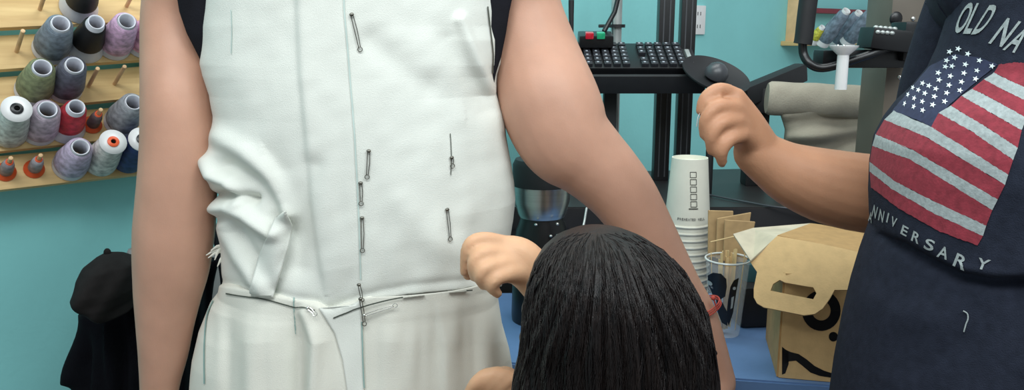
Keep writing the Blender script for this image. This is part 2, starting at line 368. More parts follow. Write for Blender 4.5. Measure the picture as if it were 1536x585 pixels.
def cone_meshes(thread, plastic, kind):
    bm = bmesh.new()
    if kind == 'cone':
        lathe(bm, [(.027, .0), (.033, .0), (.033, .003), (.0255, .024), (.0140, CONE_H), (.0130, CONE_H+.001), (.0112, CONE_H-.002), (.024, .004), (.027, 0)], 28)
        b2 = bmesh.new(); lathe(b2, [(.0250, .026), (.0272, .030), (.0265, .040), (.0190, .092), (.0150, .096)], 32)
    elif kind == 'fat':
        lathe(bm, [(.027, .0), (.031, .0), (.031, .002), (.028, .012), (.015, CONE_H), (.0145, CONE_H+.001), (.0125, CONE_H-.002), (.024, .004), (.027, 0)], 28)
        b2 = bmesh.new(); lathe(b2, [(.027, .012), (.0300, .016), (.0305, .03), (.0215, .098), (.0165, .103)], 32)
    elif kind == 'king':                             # big tube with a flat end disc and a plug
        lathe(bm, [(.027, 0), (.028, .002), (.0265, .006), (.020, .118), (.0235, .119), (.0235, .122), (.006, .122)], 28)
        b2 = bmesh.new(); lathe(b2, [(.0265, .004), (.031, .008), (.030, .03), (.0215, .112), (.020, .116)], 32)
    else:                                            # small spool, wide foot
        lathe(bm, [(.004, 0), (.0175, 0), (.0175, .003), (.008, .008), (.006, .062), (.004, .062), (.004, 0)], 24)
        b2 = bmesh.new(); lathe(b2, [(.007, .008), (.0115, .010), (.0105, .04), (.0075, .058), (.006, .058)], 28)
    A = bpy.data.meshes.new('spool'); bm.to_mesh(A); bm.free(); B = bpy.data.meshes.new('thread'); b2.to_mesh(B); b2.free()
    for me_, mt_ in ((A, plastic), (B, thread)):
        me_.materials.append(mt_); me_.polygons.foreach_set('use_smooth', [True]*len(me_.polygons))
    return A, B
def spool(p, rgb, kind, label, plastic=None, rot=ROT, scale=1, plug=None, group='thread spools on the wall rack', name='thread_spool', thread=None):
    o = root(name, p, label, 'thread spool', group, rot.to_euler()); o.scale = (scale,)*3
    A, B = cone_meshes(thread or wave_thread('thread', rgb), plastic or M_frost, kind)
    for nm, me_ in (('spool_core', A), ('wound_thread', B)):
        c = bpy.data.objects.new(nm, me_); C.objects.link(c); c.parent = o
    if plug:
        bm = bmesh.new(); lathe(bm, [(.010, .1215), (.010, .1245), (.007, .126), (.0045, .126), (.0045, .1215)], 20); c = mk('end_plug', bm, plug, o, local=True)
    return o
S = [ # row, base px, colour, kind, label, plastic, plug
 (0, 118, (18, 18, 20), 'cone', 'cone of black thread cut off by the top of the picture', M_frost, None),
 (1, 76, (112, 122, 134), 'fat', 'fat cone of silvery grey-blue thread on the upper left of the rack', M_frost, None),
 (1, 127, (12, 12, 14), 'cone', 'cone of jet black thread between the silver grey and the pink cones', M_frost, None),
 (1, 171, (200, 164, 194), 'fat', 'full cone of pale pink thread right of the black one', M_frost, None),
 (1, 213, (214, 158, 186), 'fat', 'pink cone of thread half hidden behind the bare arm', M_frost, None),
 (2, 50, (120, 126, 92), 'fat', 'cone of olive green thread on the second ledge', M_frost, None),
 (2, 96, (84, 86, 100), 'fat', 'cone of dark slate grey thread right of the olive one', M_frost, None),
 (3, 12, (190, 196, 190), 'king', 'tube of off-white thread with a black plug at the left edge', M_white_plastic, M_black),
 (3, 58, (180, 164, 178), 'fat', 'cone of greyish mauve thread left of the red one', M_frost, None),
 (3, 99, (172, 42, 54), 'cone', 'cone of bright red thread', M_frost, None),
 (3, 138, (84, 72, 74), 'small', 'small brown spool on an orange foot right of the red cone', M_orange, None),
 (3, 181, (142, 146, 152), 'fat', 'grey thread cone beside the bare arm', M_frost, None),
 (4, 8, (130, 120, 124), 'small', 'small grey spool at the left edge on the lowest ledge', M_orange, None),
 (4, 51, (150, 146, 152), 'small', 'small grey spool on an orange foot on the lowest ledge', M_orange, None),
 (4, 105, (186, 172, 196), 'fat', 'cone of pale lilac thread on the lowest ledge', M_frost, None),
 (4, 149, (208, 206, 200), 'king', 'tall white thread tube with an orange plug in its end', M_white_plastic, M_orange),
 (4, 190, (38, 52, 104), 'king', 'navy blue thread tube right of the white one', M_white_plastic, M_black),
 (4, 224, (44, 52, 92), 'king', 'dark blue thread tube behind the bare arm on the lowest ledge', M_white_plastic, None)]
for r, px, rgb, kd, lb, pl, pg in S:
    p = rowpt(r, px); spool(p, rgb, kd, lb, pl, plug=pg)
    peg(p, .083 if kd == 'small' else .07)
for r, px in ((1, 25), (2, 133), (2, 172), (0, 60), (0, 190)): peg(rowpt(r, px), .085)

# ------------------------------------------------ coats and cap hanging in front of the wall, left
FW = 1.0
rows = [(378, 170, 330, .03), (392, 150, 326, .06), (415, 136, 322, .09), (450, 126, 318, .10), (500, 116, 305, .11), (567, 103, 300, .12), (700, 92, 300, .13), (1050, 90, 290, .14), (1250, 100, 290, .13)]
def cf(X, Y): return .010*np.sin(X/9+Y/60) + ridge(X, Y, [(130, 470), (112, 567)], .02, 8) + .008*np.sin(X/4.3-Y/90)
V = shell([(y+12, l, r_, q) for y, l, r_, q in rows], 1.40, None, 90, 140, cf, 1.0)
coat = link('coat', grid_mesh(V, cap=(True, True)), M_coat); tag(coat, 'black coat draped on a stand beside the left wall, behind the bare arm', 'coat')
bm = bmesh.new()   # grey garment peeking out behind
gr = [(372, 196, 325, .02), (392, 182, 330, .04), (440, 186, 335, .04), (500, 190, 325, .04), (640, 200, 320, .04)]
V = shell(gr, 1.585, None, 40, 80, lambda X, Y: .006*np.sin(X/6), 1.0); bm.free()
tag(link('grey_garment', grid_mesh(V, cap=(True, True)), M_grey_cloth), 'light grey garment peeking out behind the black coat', 'garment')
bm = bmesh.new(); p, _ = smoothpts([P(318, 318, 1.36), P(324, 360, 1.36), P(333, 410, 1.36), P(338, 470, 1.36)], 0, 6)
for a, b in zip(p, p[1:]): box(bm, (a+b)/2, (.014, .004, (b-a).length*1.1), (b-a).to_track_quat('Z', 'Y').to_matrix(), 0)
tag(mk('bag_strap', bm, M_black_cloth), 'black strap hanging in the gap between bare arm and white vest', 'strap')
# cap: crown, bill, button
cc = P(152, 436, 1.265); cap = root('cap', cc, 'black cap with a button on top resting on the black coat', 'cap')
V = []
capo = [(380, 154, 170, .010), (386, 137, 190, .035), (396, 119, 206, .06), (410, 109, 212, .075), (425, 104, 215, .085), (433, 101, 215, .086), (437, 105, 214, .085), (446, 116, 213, .083), (455, 129, 210, .075), (466, 150, 205, .06)]
V = shell(capo, 1.265, None, 40, 90, lambda X, Y: .003*np.sin(X/7+Y/11), 1.0); link('crown', grid_mesh(V, cap=(True, True)), M_cap, cap)
bm = bmesh.new(); ball(bm, P(161, 379, 1.265), .0058, (1, 1, 1.3), 12); mk('button', bm, M_cap, cap)

# ------------------------------------------------ person A: the model in the muslin garment
AY = 1.12
armL = [(318, -70, 62), (285, -30, 60), (266, 18, 50), (264, 80, 50), (267, 150, 53), (268, 230, 56), (265, 300, 59), (261, 350, 60), (257, 400, 57), (252, 440, 51), (248, 485, 44), (245, 530, 38), (240, 575, 31), (237, 620, 27)]
armR = [(735, -75, 62), (770, -40, 62), (784, 18, 58), (804, 85, 65), (823, 150, 75), (848, 206, 72), (882, 238, 61), (912, 267, 55), (942, 304, 50), (983, 372, 42), (1018, 430, 35), (1048, 473, 29), (1068, 530, 26), (1080, 575, 26)]
bm = bmesh.new()
YL = lambda i, n: 1.10 - .02*i/n
SH = lambda y: 1.10 + .048*min(1, max(0, (170-y)/120))
limb(bm, [P(x, y, SH(y)) for x, y, r in armL], [R(r, SH(y)) for x, y, r in armL])
limb(bm, [P(x, y, SH(y)+.01) for i, (x, y, r) in enumerate(armR)], [R(r, SH(y)+.02) for x, y, r in armR])
wl, wr = P(237, 620, 1.10), P(1080, 575, 1.11)
hand(bm, wl, (0, -.05, -1), (-.9, -.4, 0), (.3, -.9, 0)); hand(bm, wr, (.15, 0, -1), (.9, -.4, 0), (-.3, -.9, 0))
tx = P(530, 200, AY).x; hx = P(525, 500, AY).x
ellloft(bm, [(hx, AY, .80, .15, .09), (hx, AY, .90, .165, .095), (hx, AY, 1.0, .14, .085), (tx, AY, 1.09, .135, .08), (tx, AY, 1.2, .16, .088), (tx, AY, 1.30, .175, .092), (tx, AY, 1.40, .175, .085), (tx, AY, 1.46, .155, .07), (tx, AY, 1.49, .09, .055)], 32)
limb(bm, [Vector((tx, AY+.01, 1.44)), Vector((tx, AY, 1.56))], [.062, .055])
hA = head(bm, Vector((tx, AY, 1.64)), (0, -1, 0))
for s in (-1, 1):
    x = hx + s*.085; limb(bm, [Vector((x, AY, .88)), Vector((x+s*.005, AY, .70)), Vector((x, AY-.01, .48)), Vector((x, AY+.015, .34)), Vector((x, AY+.03, .10)), Vector((x, AY+.03, .06))], [.085, .078, .054, .055, .036, .036])
    limb(bm, [Vector((x, AY+.05, .038)), Vector((x, AY-.04, .034)), Vector((x, AY-.13, .022))], [.036, .036, .022])
me = voxel(bm, .0045, 10); A = link('person', me, M_skinA)
tag(A, 'standing person with bare arms in a white muslin vest and skirt fitted with safety pins', 'person')
eyes(A, hA)
bm = bmesh.new(); ball(bm, hA(0, -.022, .035), .1, (.98, 1.1, 1.05), 28); ball(bm, hA(0, -.07, -.05), .075, (1, .6, 1.5), 20)
mk('hair', bm, mat('brown_hair', (70, 48, 36), .45, .2, 20, .6, 80, stretch=(10, 10, .6)), A)
for v in A.children[-1].data.vertices:            # keep the hair off the face
    pass
# black tank top under the vest
tk = [(-120, 350, 700), (-60, 335, 720), (-10, 320, 735), (18, 318, 738), (110, 320, 735), (150, 330, 730), (260, 335, 740)]
V = shell(tk, AY, .10, 60, 120, None, .9); tank = link('tank_top', grid_mesh(V), M_black_cloth, A)
ar = [(-40, 262, 776), (0, 266, 768), (18, 269, 764), (50, 280, 759), (85, 298, 752), (110, 309, 744), (160, 330, 735)]
V = shell(ar, 1.088, .02, 60, 120, None, 1.0); link('armhole_edge', grid_mesh(V, cap=(True, True)), M_black_cloth, tank)

vest_rows = [(-100, 330, 726), (-40, 312, 748), (18, 308, 750), (40, 305, 749), (60, 304, 753), (95, 302, 751), (112, 306, 745), (140, 317, 741), (170, 322, 750), (200, 321, 757), (222, 314, 761), (250, 312, 766), (275, 316, 770), (300, 326, 772), (330, 335, 769), (380, 334, 760), (410, 335, 754), (440, 330, 750), (490, 326, 746)]
seamL = [(447, -60), (448, 20), (452, 110), (460, 200), (466, 300), (478, 380), (488, 432)]
chalk = [(516, -60), (517, 18), (520, 55), (524, 100), (532, 200), (537, 300), (541, 400), (543, 470)]
def nz(X, Y, s, seed):
    r_ = np.zeros(X.shape)
    for a, b, c in ((.9, .35, 0), (-.5, .8, 1.7), (.2, -1.1, 4.1), (1.3, .9, 2.2)): r_ += np.sin((X*a+Y*b)/s*2+c+seed+1.3*np.sin((Y*a-X*b)/s*1.1+seed))
    return r_/4
SEAM = [(290, 424), (335, 430), (400, 441), (440, 451), (478, 458), (495, 468), (545, 448), (620, 433), (705, 425), (770, 420)]
def seam_y(X): return np.interp(X, [p[0] for p in SEAM], [p[1] for p in SEAM])
def fold_vest(X, Y):
    D = .0016*nz(X, Y, 60, 1) + .0006*nz(X, Y, 18, 3)
    D += step(X, Y, seamL, .0065, 2.2)
    D += step(X, Y, [(700, 190), (712, 300), (700, 430)], -.004, 6, 60, 2)
    D += ridge(X, Y, [(690, 30), (712, 85), (738, 140), (760, 190)], .008, 9) - ridge(X, Y, [(672, 60), (700, 115), (725, 165)], .006, 18)
    D += ridge(X, Y, [(555, 60), (590, 95), (640, 130)], -.004, 20)
    D += ridge(X, Y, [(600, 300), (640, 350), (700, 380)], .004, 22)
    # the gathered waist on the left
    D += ridge(X, Y, [(312, 240), (322, 262), (345, 272), (362, 300)], .016, 9) - ridge(X, Y, [(325, 292), (345, 290), (380, 300)], .018, 8)
    D += ridge(X, Y, [(318, 312), (345, 310), (372, 322), (410, 350)], .016, 10)
    D += ridge(X, Y, [(330, 205), (370, 228), (410, 268), (432, 320)], .010, 14) - ridge(X, Y, [(345, 250), (385, 272), (415, 310), (425, 350)], .010, 14)
    D += step(X, Y, [(400, 232), (413, 262), (420, 290), (437, 322), (432, 350), (424, 400)], -.010, 3, 22, 2.5)
    D += ridge(X, Y, [(338, 340), (360, 385), (390, 430)], .010, 12) - ridge(X, Y, [(362, 345), (385, 390), (402, 430)], .007, 10)
    D += ridge(X, Y, [(470, 250), (455, 320), (450, 400)], -.006, 18)
    D += .0022*nz(X*1.6, Y*.5, 30, 5)*np.clip((Y-180)/150, 0, 1)
    D -= .022*np.clip((Y-seam_y(X)-7)/4, 0, 1) + .002*np.exp(-((Y-seam_y(X)+6)/7)**2)
    return D
V = shell(vest_rows, AY, lambda y: .116 + .006*math.sin((y-100)/120), 330, 420, fold_vest, .95)
bvV = bvh_of(V); vest = link('vest', grid_mesh(V), M_muslin, A)
so = vest.modifiers.new('s', 'SOLIDIFY'); so.thickness = .0015; so.offset = -1
skirt_rows = [(405, 336, 748), (418, 333, 746), (432, 330, 746), (446, 318, 745), (487, 301, 751), (527, 292, 762), (567, 288, 769), (650, 278, 780), (760, 262, 800)]
def fold_skirt(X, Y):
    D = .0015*nz(X, Y, 50, 2); g = np.clip((Y-440)/70, 0, 1)
    D += g*(.012*np.exp(-((X-(392-(Y-440)*.05))/26)**2) + .011*np.exp(-((X-(480+(Y-440)*.02))/17)**2) - .012*np.exp(-((X-(446))/14)**2))
    D += g*(step(X, Y, [(652, 440), (662, 520), (664, 620), (664, 760)], .008, 2) - .006*np.exp(-((X-700)/16)**2) + .008*np.exp(-((X-732)/14)**2) - .006*np.exp(-((X-345)/12)**2) + .006*np.exp(-((X-590)/30)**2))
    D += ridge(X, Y, [(458, 470), (476, 510), (470, 590)], .009, 9) + .002*nz(X*2.2, Y*.4, 26, 7)*g
    D -= .016*np.clip((seam_y(X)-Y)/4, 0, 1)
    return D
V = shell(skirt_rows, AY, lambda y: .122 + .035*np.clip((y-440)/300, 0, 1), 220, 380, fold_skirt, .88)
bvS = bvh_of(V); skirt = link('skirt', grid_mesh(V), M_muslin2, A)
so = skirt.modifiers.new('s', 'SOLIDIFY'); so.thickness = .0015; so.offset = -1
def flap(name, bv, pts, off, th, par, mat_, bulge=.006, n=26):
    """a loose piece of cloth lying over the garment"""
    bm = bmesh.new(); xs = [p[0] for p in pts]; ys = [p[1] for p in pts]
    def inside(x, y):
        c = False; j = len(pts)-1
        for i in range(len(pts)):
            if (pts[i][1] > y) != (pts[j][1] > y) and x < (pts[j][0]-pts[i][0])*(y-pts[i][1])/(pts[j][1]-pts[i][1])+pts[i][0]: c = not c
            j = i
        return c
    nyy = n*2; rowsv = []
    for i in range(nyy+1):
        y = min(ys)+.3 + (max(ys)-min(ys)-.6)*i/nyy; cr = []
        for a in range(len(pts)):
            x0, y0 = pts[a]; x1, y1 = pts[(a+1) % len(pts)]
            if (y0 > y) != (y1 > y): cr.append(x0+(x1-x0)*(y-y0)/(y1-y0))
        if len(cr) < 2: continue
        xa, xb = min(cr), max(cr); row = []
        base = []
        for k in range(n//2+1):
            u = k/(n//2); p, nn = hit(bv, xa+(xb-xa)*u, y, 0); base.append((p, nn, u))
        if any(b[0] is None for b in base): continue
        # follow a smoothed depth so that the piece hangs as one strip
        ya = np.polyfit([b[2] for b in base], [b[0].y for b in base], 2); 
        for p, nn, u in base:
            q = p.copy(); yy = min(float(np.polyval(ya, u)), p.y) - off - bulge*math.sin(math.pi*u); d = (q-CAM); q = CAM + d*(yy/d.y); row.append(bm.verts.new(q))
        rowsv.append(row)
    for a, b in zip(rowsv, rowsv[1:]):
        for k in range(len(a)-1): bm.faces.new((a[k], a[k+1], b[k+1], b[k]))
    for _ in range(3): bmesh.ops.smooth_vert(bm, verts=bm.verts, factor=.4, use_axis_y=True, use_axis_x=False, use_axis_z=False)
    o = mk(name, bm, mat_, par); s = o.modifiers.new('s', 'SOLIDIFY'); s.thickness = th; s.offset = 0; return o
flap('loose_flap', bvV, [(428, 318), (439, 338), (432, 372), (420, 410), (408, 452), (396, 482), (380, 488), (371, 470), (376, 430), (388, 388), (402, 352), (414, 326)], .012, .003, vest, M_muslin)
flap('front_facing', bvS, [(478, 462), (496, 470), (543, 450), (544, 500), (548, 660), (532, 660), (514, 540), (502, 500), (488, 478)], .003, .002, skirt, M_muslin, .001)
bm = bmesh.new()   # frayed tuft at the waist edge
for a, b in (((334, 372), (309, 383)), ((333, 376), (312, 387)), ((331, 370), (322, 390)), ((336, 383), (326, 400)), ((334, 368), (316, 376))):
    tube(bm, [P(a[0], a[1], 1.09), P((a[0]+b[0])/2, (a[1]+b[1])/2-2, 1.085), P(b[0], b[1], 1.08)], [.003, .0022, .0006], 6)
mk('frayed_edge', bm, M_muslin2, vest)
def line_on(name, bv, pts, wpx, mt_, par, off=.0030):
    bm = bmesh.new(); pp, _ = smoothpts([Vector((x, y, 0)) for x, y in pts], 0, 14); last = None
    for i, q in enumerate(pp):
        p, n = hit(bv, q.x, q.y, off)
        if p is None: last = None; continue
        t = (pp[min(i+1, len(pp)-1)]-pp[max(i-1, 0)]).normalized(); sx, sy = -t.y*wpx/2, t.x*wpx/2
        a, _ = hit(bv, q.x+sx, q.y+sy, off); b, _ = hit(bv, q.x-sx, q.y-sy, off)
        if a is None or b is None: last = None; continue
        va, vb = bm.verts.new(a), bm.verts.new(b)
        if last: bm.faces.new((last[0], va, vb, last[1]))
        last = (va, vb)
    return mk(name, bm, mt_, par)
line_on('chalk_line', bvV, [(516, -20)] + chalk[1:-1] + [(542, 418)], 2.2, M_chalk2, vest)
line_on('chalk_line', bvV, [(349, 15), (350, 50), (349, 80)], 1.2, M_chalk2, vest)
line_on('basting_line', bvV, [(729, 10), (733, 45), (737, 80), (736, 110)], 1.8, M_stitch, vest, .0032)
line_on('basting_line', bvV, [(674, 200), (676, 235), (675, 262)], 1.2, M_stitch, vest)
line_on('basting_line', bvS, [(342, 440), (372, 445), (400, 449), (440, 459), (474, 465)], 2, M_stitch, skirt, .0035)
line_on('basting_line', bvS, [(500, 475), (520, 467), (548, 457), (600, 445), (650, 438), (705, 433)], 2, M_stitch, skirt, .006)
line_on('chalk_line', bvS, [(543, 480), (545, 530), (548, 580)], 2, M_chalk, skirt, .0062)
line_on('chalk_line', bvS, [(322, 452), (313, 475), (309, 520), (309, 575)], 2, M_chalk, skirt, .003)
line_on('chalk_line', bvS, [(441, 440), (442, 470), (443, 500)], 1.6, M_chalk, skirt, .003)
def safety_pin(bv, a, b, mt_, par, wd=3.4, off=.004):
    pa, n = hit(bv, *a, off); pb, _ = hit(bv, *b, off)
    if pa is None or pb is None: return
    d = (pb-pa).normalized(); s = d.cross(n).normalized(); L = (pb-pa).length; wq = R(wd, 1.0)/2
    bm = bmesh.new(); r = .00055
    tube(bm, [pa + s*wq, pb + s*wq*.8], r, 6)
    tube(bm, [pa - s*wq, pa*.5+pb*.5 - s*wq*1.5, pb - s*wq*.8], r, 6)
    ring = [pb + d*.0022 + (d*math.cos(t)+s*math.sin(t))*.0028 for t in np.linspace(math.pi*.7, math.pi*3.3, 16)]; tube(bm, ring, r, 6)
    ball(bm, pa, .0022, (1, 1, 1), 10); ball(bm, pa + s*wq*.6, .0020, (1, 1, 1), 10); ball(bm, pa - s*wq*.6, .0020, (1, 1, 1), 10)
    return mk('safety_pin', bm, mt_, par)
for bv, a, b, mt_, par in ((bvV, (528, 22), (539, 72), M_pin, vest), (bvV, (553, 226), (551, 262), M_pin, vest), (bvV, (541, 274), (542, 302), M_pin, vest), (bvV, (669, 314), (673, 356), M_pin, vest), (bvV, (543, 326), (544, 372), M_pin, vest),
                           (bvV, (676, 236), (677, 246), M_pin, vest), (bvV, (541, 424), (545, 446), M_pin, vest), (bvS, (543, 450), (547, 480), M_pin, skirt), (bvS, (548, 470), (590, 457), M_pinwhite, skirt), (bvS, (464, 463), (474, 468), M_pinwhite, skirt)):
    o = safety_pin(bv, a, b, mt_, par, off=.008 if par == skirt or a[1] > 410 else .004)
    if o and mt_ == M_pinwhite: o['label'] = 'bright nickel safety pin'
# red string bracelet
bc = P(1052, 462, 1.11); bd = (P(1062, 500, 1.11)-P(1035, 445, 1.11)).normalized(); u = bd.orthogonal().normalized(); v = bd.cross(u)
bm = bmesh.new(); rr = R(31.5, 1.11)
for k in range(3): tube(bm, [bc + bd*(k-1)*.003 + (u*math.cos(t)+v*math.sin(t))*rr for t in np.linspace(0, 2*math.pi, 33)], .0010, 6)
ball(bm, P(1070, 447, 1.08), .0035, seg=10); tube(bm, [P(1070, 447, 1.08), P(1076, 465, 1.08)], .0012, 6)
mk('string_bracelet', bm, M_redstring, A)

# ------------------------------------------------ person B: kneeling, seen from behind
BX, BY = P(925, 500, .82).x, .82
bm = bmesh.new(); hB = head(bm, Vector((BX, BY+.01, 1.03)), (-.25, .95, .1), .215)
limb(bm, [Vector((BX, BY, .97)), Vector((BX, BY-.01, .86))], [.05, .055])
ellloft(bm, [(BX, BY-.03, .36, .15, .10), (BX, BY-.03, .44, .165, .11), (BX, BY-.02, .54, .14, .09), (BX, BY-.02, .66, .145, .09), (BX, BY-.02, .78, .17, .09), (BX, BY-.01, .84, .15, .07), (BX, BY-.01, .87, .07, .05)], 32)
for s in (-1, 1):
    x = BX+s*.09; limb(bm, [Vector((x, BY-.03, .44)), Vector((x, BY+.0, .25)), Vector((x, BY+.0, .075)), Vector((x, BY-.12, .06)), Vector((x, BY-.38, .045))], [.085, .075, .058, .055, .036])
    limb(bm, [Vector((x, BY-.38, .045)), Vector((x, BY-.44, .05)), Vector((x, BY-.45, .03)), Vector((x, BY-.36, .025))], [.036, .034, .03, .02])
# upper hand (right arm reaches across), pinching the vest
f = lambda x, y, Y_: P(x, y, Y_)
limb(bm, [Vector((BX+.16, BY, .81)), Vector((BX+.15, BY+.10, .72)), Vector((BX+.06, BY+.17, .70)), f(885, 530, .985), f(850, 480, .975), f(818, 434, .968)], [.05, .045, .042, .036, .031, .028])
for kx, ky_, kY in ((752, 366, .950), (748, 381, .938), (752, 396, .930), (762, 410, .927)):
    limb(bm, [f(822, 436, .968), f((815+kx)/2, (404+ky_)/2, .955), f(kx, ky_, kY)], [.028, .023, .012], 5)
for pts in (((754, 364, .950), (722, 358, .938), (702, 370, .935), (697, 408, .945)), ((750, 380, .938), (724, 380, .925), (710, 394, .922), (711, 415, .930)),
            ((754, 397, .930), (730, 401, .916), (720, 414, .916), (725, 428, .924)), ((764, 411, .927), (744, 418, .914), (738, 430, .916), (746, 440, .922))):
    limb(bm, [f(*p_) for p_ in pts], [.0100, .0088, .0080, .0064], 5)
limb(bm, [f(800, 425, .970), f(765, 405, .965), f(730, 402, .962), f(702, 412, .955)], [.018, .014, .0105, .0075], 5)
# lower hand (left)
limb(bm, [Vector((BX-.16, BY, .81)), Vector((BX-.19, BY+.04, .66)), Vector((BX-.17, BY+.08, .56)), f(800, 690, .95), f(782, 640, .95), f(770, 610, .95)], [.05, .045, .042, .036, .030, .026])
limb(bm, [f(772, 612, .95), f(765, 590, .948), f(757, 574, .945)], [.026, .026, .021])
for i, (x, y) in enumerate(((738, 562), (750, 560), (762, 563), (774, 568))):
    limb(bm, [f(x+8, y+16, .945), f(x-4, y+0, .935), f(x-22, y+10, .930), f(x-34, y+26, .935)], [.012, .0095, .0088, .007], 4)
limb(bm, [f(775, 618, .95), f(745, 612, .94), f(715, 606, .94)], [.016, .012, .008], 4)
me = voxel(bm, .0031, 4); B = link('person', me, M_skinB)
tag(B, 'kneeling person with long black hair, back to the viewer, pinning the muslin garment', 'person')
eyes(B, hB, .95)
hr = [(346, 884, 908, .016), (349, 868, 930, .034), (355, 848, 955, .056), (365, 828, 978, .075), (380, 812, 1002, .09), (400, 800, 1024, .1), (430, 790, 1046, .107), (465, 783, 1062, .11), (500, 781, 1070, .11), (535, 777, 1076, .108), (567, 769, 1080, .106), (620, 762, 1084, .10), (700, 765, 1084, .09), (790, 785, 1070, .07)]
def fold_hair(X, Y):
    part = 905 + (Y-350)*.05; a = (X-part)/(60+np.clip(Y-345, 0, 200)*.9)
    return .0022*np.sin(a*46+np.sin(Y/40)*.8)+.0016*np.sin(a*97+1+Y/70)+.001*np.sin(a*190) - ridge(X, Y, [(925, 350), (950, 400), (985, 480), (1000, 560)], .006, 10) + ridge(X, Y, [(880, 350), (850, 420), (835, 520)], .005, 22)
V = shell(hr, BY-.005, None, 200, 420, fold_hair, 1.0, cyf=lambda y: BY-.02+.02*math.exp(-(y-346)/40))
hair = link('hair', grid_mesh(V, cap=(True, True)), M_hair, B); bvH = bvh_of(V)
cu = bpy.data.curves.new('hair_strands', 'CURVE'); cu.dimensions = '3D'; cu.bevel_depth = .0005; cu.bevel_resolution = 0
for i in range(420):
    a = random.uniform(-1, 1); st = random.uniform(0, .5); pts = []
    for j in range(12):
        t = st + (1-st)*j/11; yy = 350 + 240*t; wl_, wr_ = interp(hr, yy, 1), interp(hr, yy, 2); c_ = (wl_+wr_)/2; hw = (wr_-wl_)/2*.985
        p, n = hit(bvH, c_ + hw*math.sin(a*math.pi/2 + .06*math.sin(t*5+i)), yy, .0006+.0008*random.random())
        if p is not None: pts.append(p)
    if len(pts) < 4: continue
    s = cu.splines.new('POLY'); s.points.add(len(pts)-1)
    for q, p in zip(s.points, pts): q.co = tuple(p - ORG[B.name]) + (1,); q.radius = 1
# flyaways along the left edge
for i in range(40):
    y0 = random.uniform(440, 540); x0 = interp(hr, y0, 1)+3; s = cu.splines.new('POLY'); s.points.add(5); dr = random.uniform(-7, 3)
    for j, q in enumerate(s.points):
        t = j/5; q.co = tuple(P(x0 + dr*t**1.5 - 6*t*random.uniform(.7, 1), y0 + 100*t, BY-.01) - ORG[B.name]) + (1,); q.radius = .8
cu.materials.append(M_hair); so = bpy.data.objects.new('hair_strands', cu); C.objects.link(so); so.parent = hair; so['kind'] = 'stuff'
bm = bmesh.new(); ellloft(bm, [(BX, BY-.03, .40, .175, .118), (BX, BY-.02, .54, .155, .1), (BX, BY-.02, .66, .16, .10), (BX, BY-.02, .78, .185, .10), (BX, BY-.01, .835, .165, .082), (BX, BY-.01, .865, .085, .06)], 40); mk('top', bm, M_black_cloth, B)
bm = bmesh.new()
for s in (-1, 1):
    x = BX+s*.09; limb(bm, [Vector((x, BY-.03, .44)), Vector((x, BY+.0, .25)), Vector((x, BY+.0, .085)), Vector((x, BY-.12, .072)), Vector((x, BY-.34, .055))], [.094, .083, .066, .063, .045])
me = voxel(bm, .006, 6); link('trousers', me, M_jeans, B)

# ------------------------------------------------ person C: dark flag T-shirt on the right
CY = .80
tee_rows = [(-170, 1560, 1720, .06), (-120, 1480, 1800, .09), (-60, 1445, 1830, .112), (18, 1424, 1830, .125), (70, 1408, 1830, .132), (105, 1393, 1830, .14), (135, 1370, 1828, .148), (160, 1345, 1826, .152), (185, 1327, 1824, .156), (215, 1312, 1822, .158), (255, 1305, 1820, .158), (300, 1303, 1818, .155), (335, 1304, 1815, .152), (350, 1305, 1812, .150), (366, 1299, 1810, .146), (395, 1289, 1810, .146), (440, 1276, 1812, .148), (500, 1262, 1816, .15), (567, 1250, 1822, .153), (700, 1232, 1830, .155), (860, 1228, 1830, .15)]
under = [(1296, 345), (1325, 352), (1360, 366), (1400, 388), (1440, 408), (1490, 418), (1560, 416)]
def fold_tee(X, Y):
    D = .002*nz(X, Y, 70, 4) + .0006*nz(X, Y, 20, 8)
    d, s, t = sdist(X, Y, under); sd = d*s
    D += np.where(sd > 0, .016*np.exp(-np.clip(sd, 0, None)/55), 0)*1.0*(1-np.exp(-np.clip(sd, 0, None)/5)) - .010*np.exp(-(np.abs(sd+6)/9)**2)
    D += ridge(X, Y, [(1400, 20), (1385, 80), (1362, 135)], .006, 12) - ridge(X, Y, [(1425, 20), (1405, 90), (1380, 150)], .005, 10)
    D += ridge(X, Y, [(1285, 440), (1330, 470), (1400, 480)], .004, 30)
    return D
V = shell(tee_rows, CY, None, 320, 520, fold_tee, .95)
bvT = bvh_of(V); teeV = V
# body
cxb = P(1640, 300, CY).x
bm = bmesh.new()
ellloft(bm, [(cxb, CY, .78, .15, .10), (cxb, CY, .90, .16, .11), (cxb, CY, 1.02, .14, .105), (cxb, CY, 1.14, .13, .105), (cxb, CY, 1.26, .125, .10), (cxb, CY, 1.36, .115, .085), (cxb, CY, 1.43, .11, .065), (cxb, CY, 1.49, .07, .05)], 32)
limb(bm, [Vector((cxb, CY+.01, 1.44)), Vector((cxb-.01, CY+.01, 1.57))], [.062, .056])
hC = head(bm, Vector((cxb-.02, CY, 1.65)), (-.85, .25, -.2))
limb(bm, [Vector((cxb-.10, CY+.04, 1.40)), P(1478, 0, .94), P(1440, 110, .965), P(1415, 235, .985), P(1365, 292, .99), P(1300, 290, .99), P(1240, 279, .99), P(1190, 262, .99), P(1158, 244, .99), P(1135, 228, .99)],
     [.048, .050, .050, .050, .050, .050, .047, .040, .033, .029])
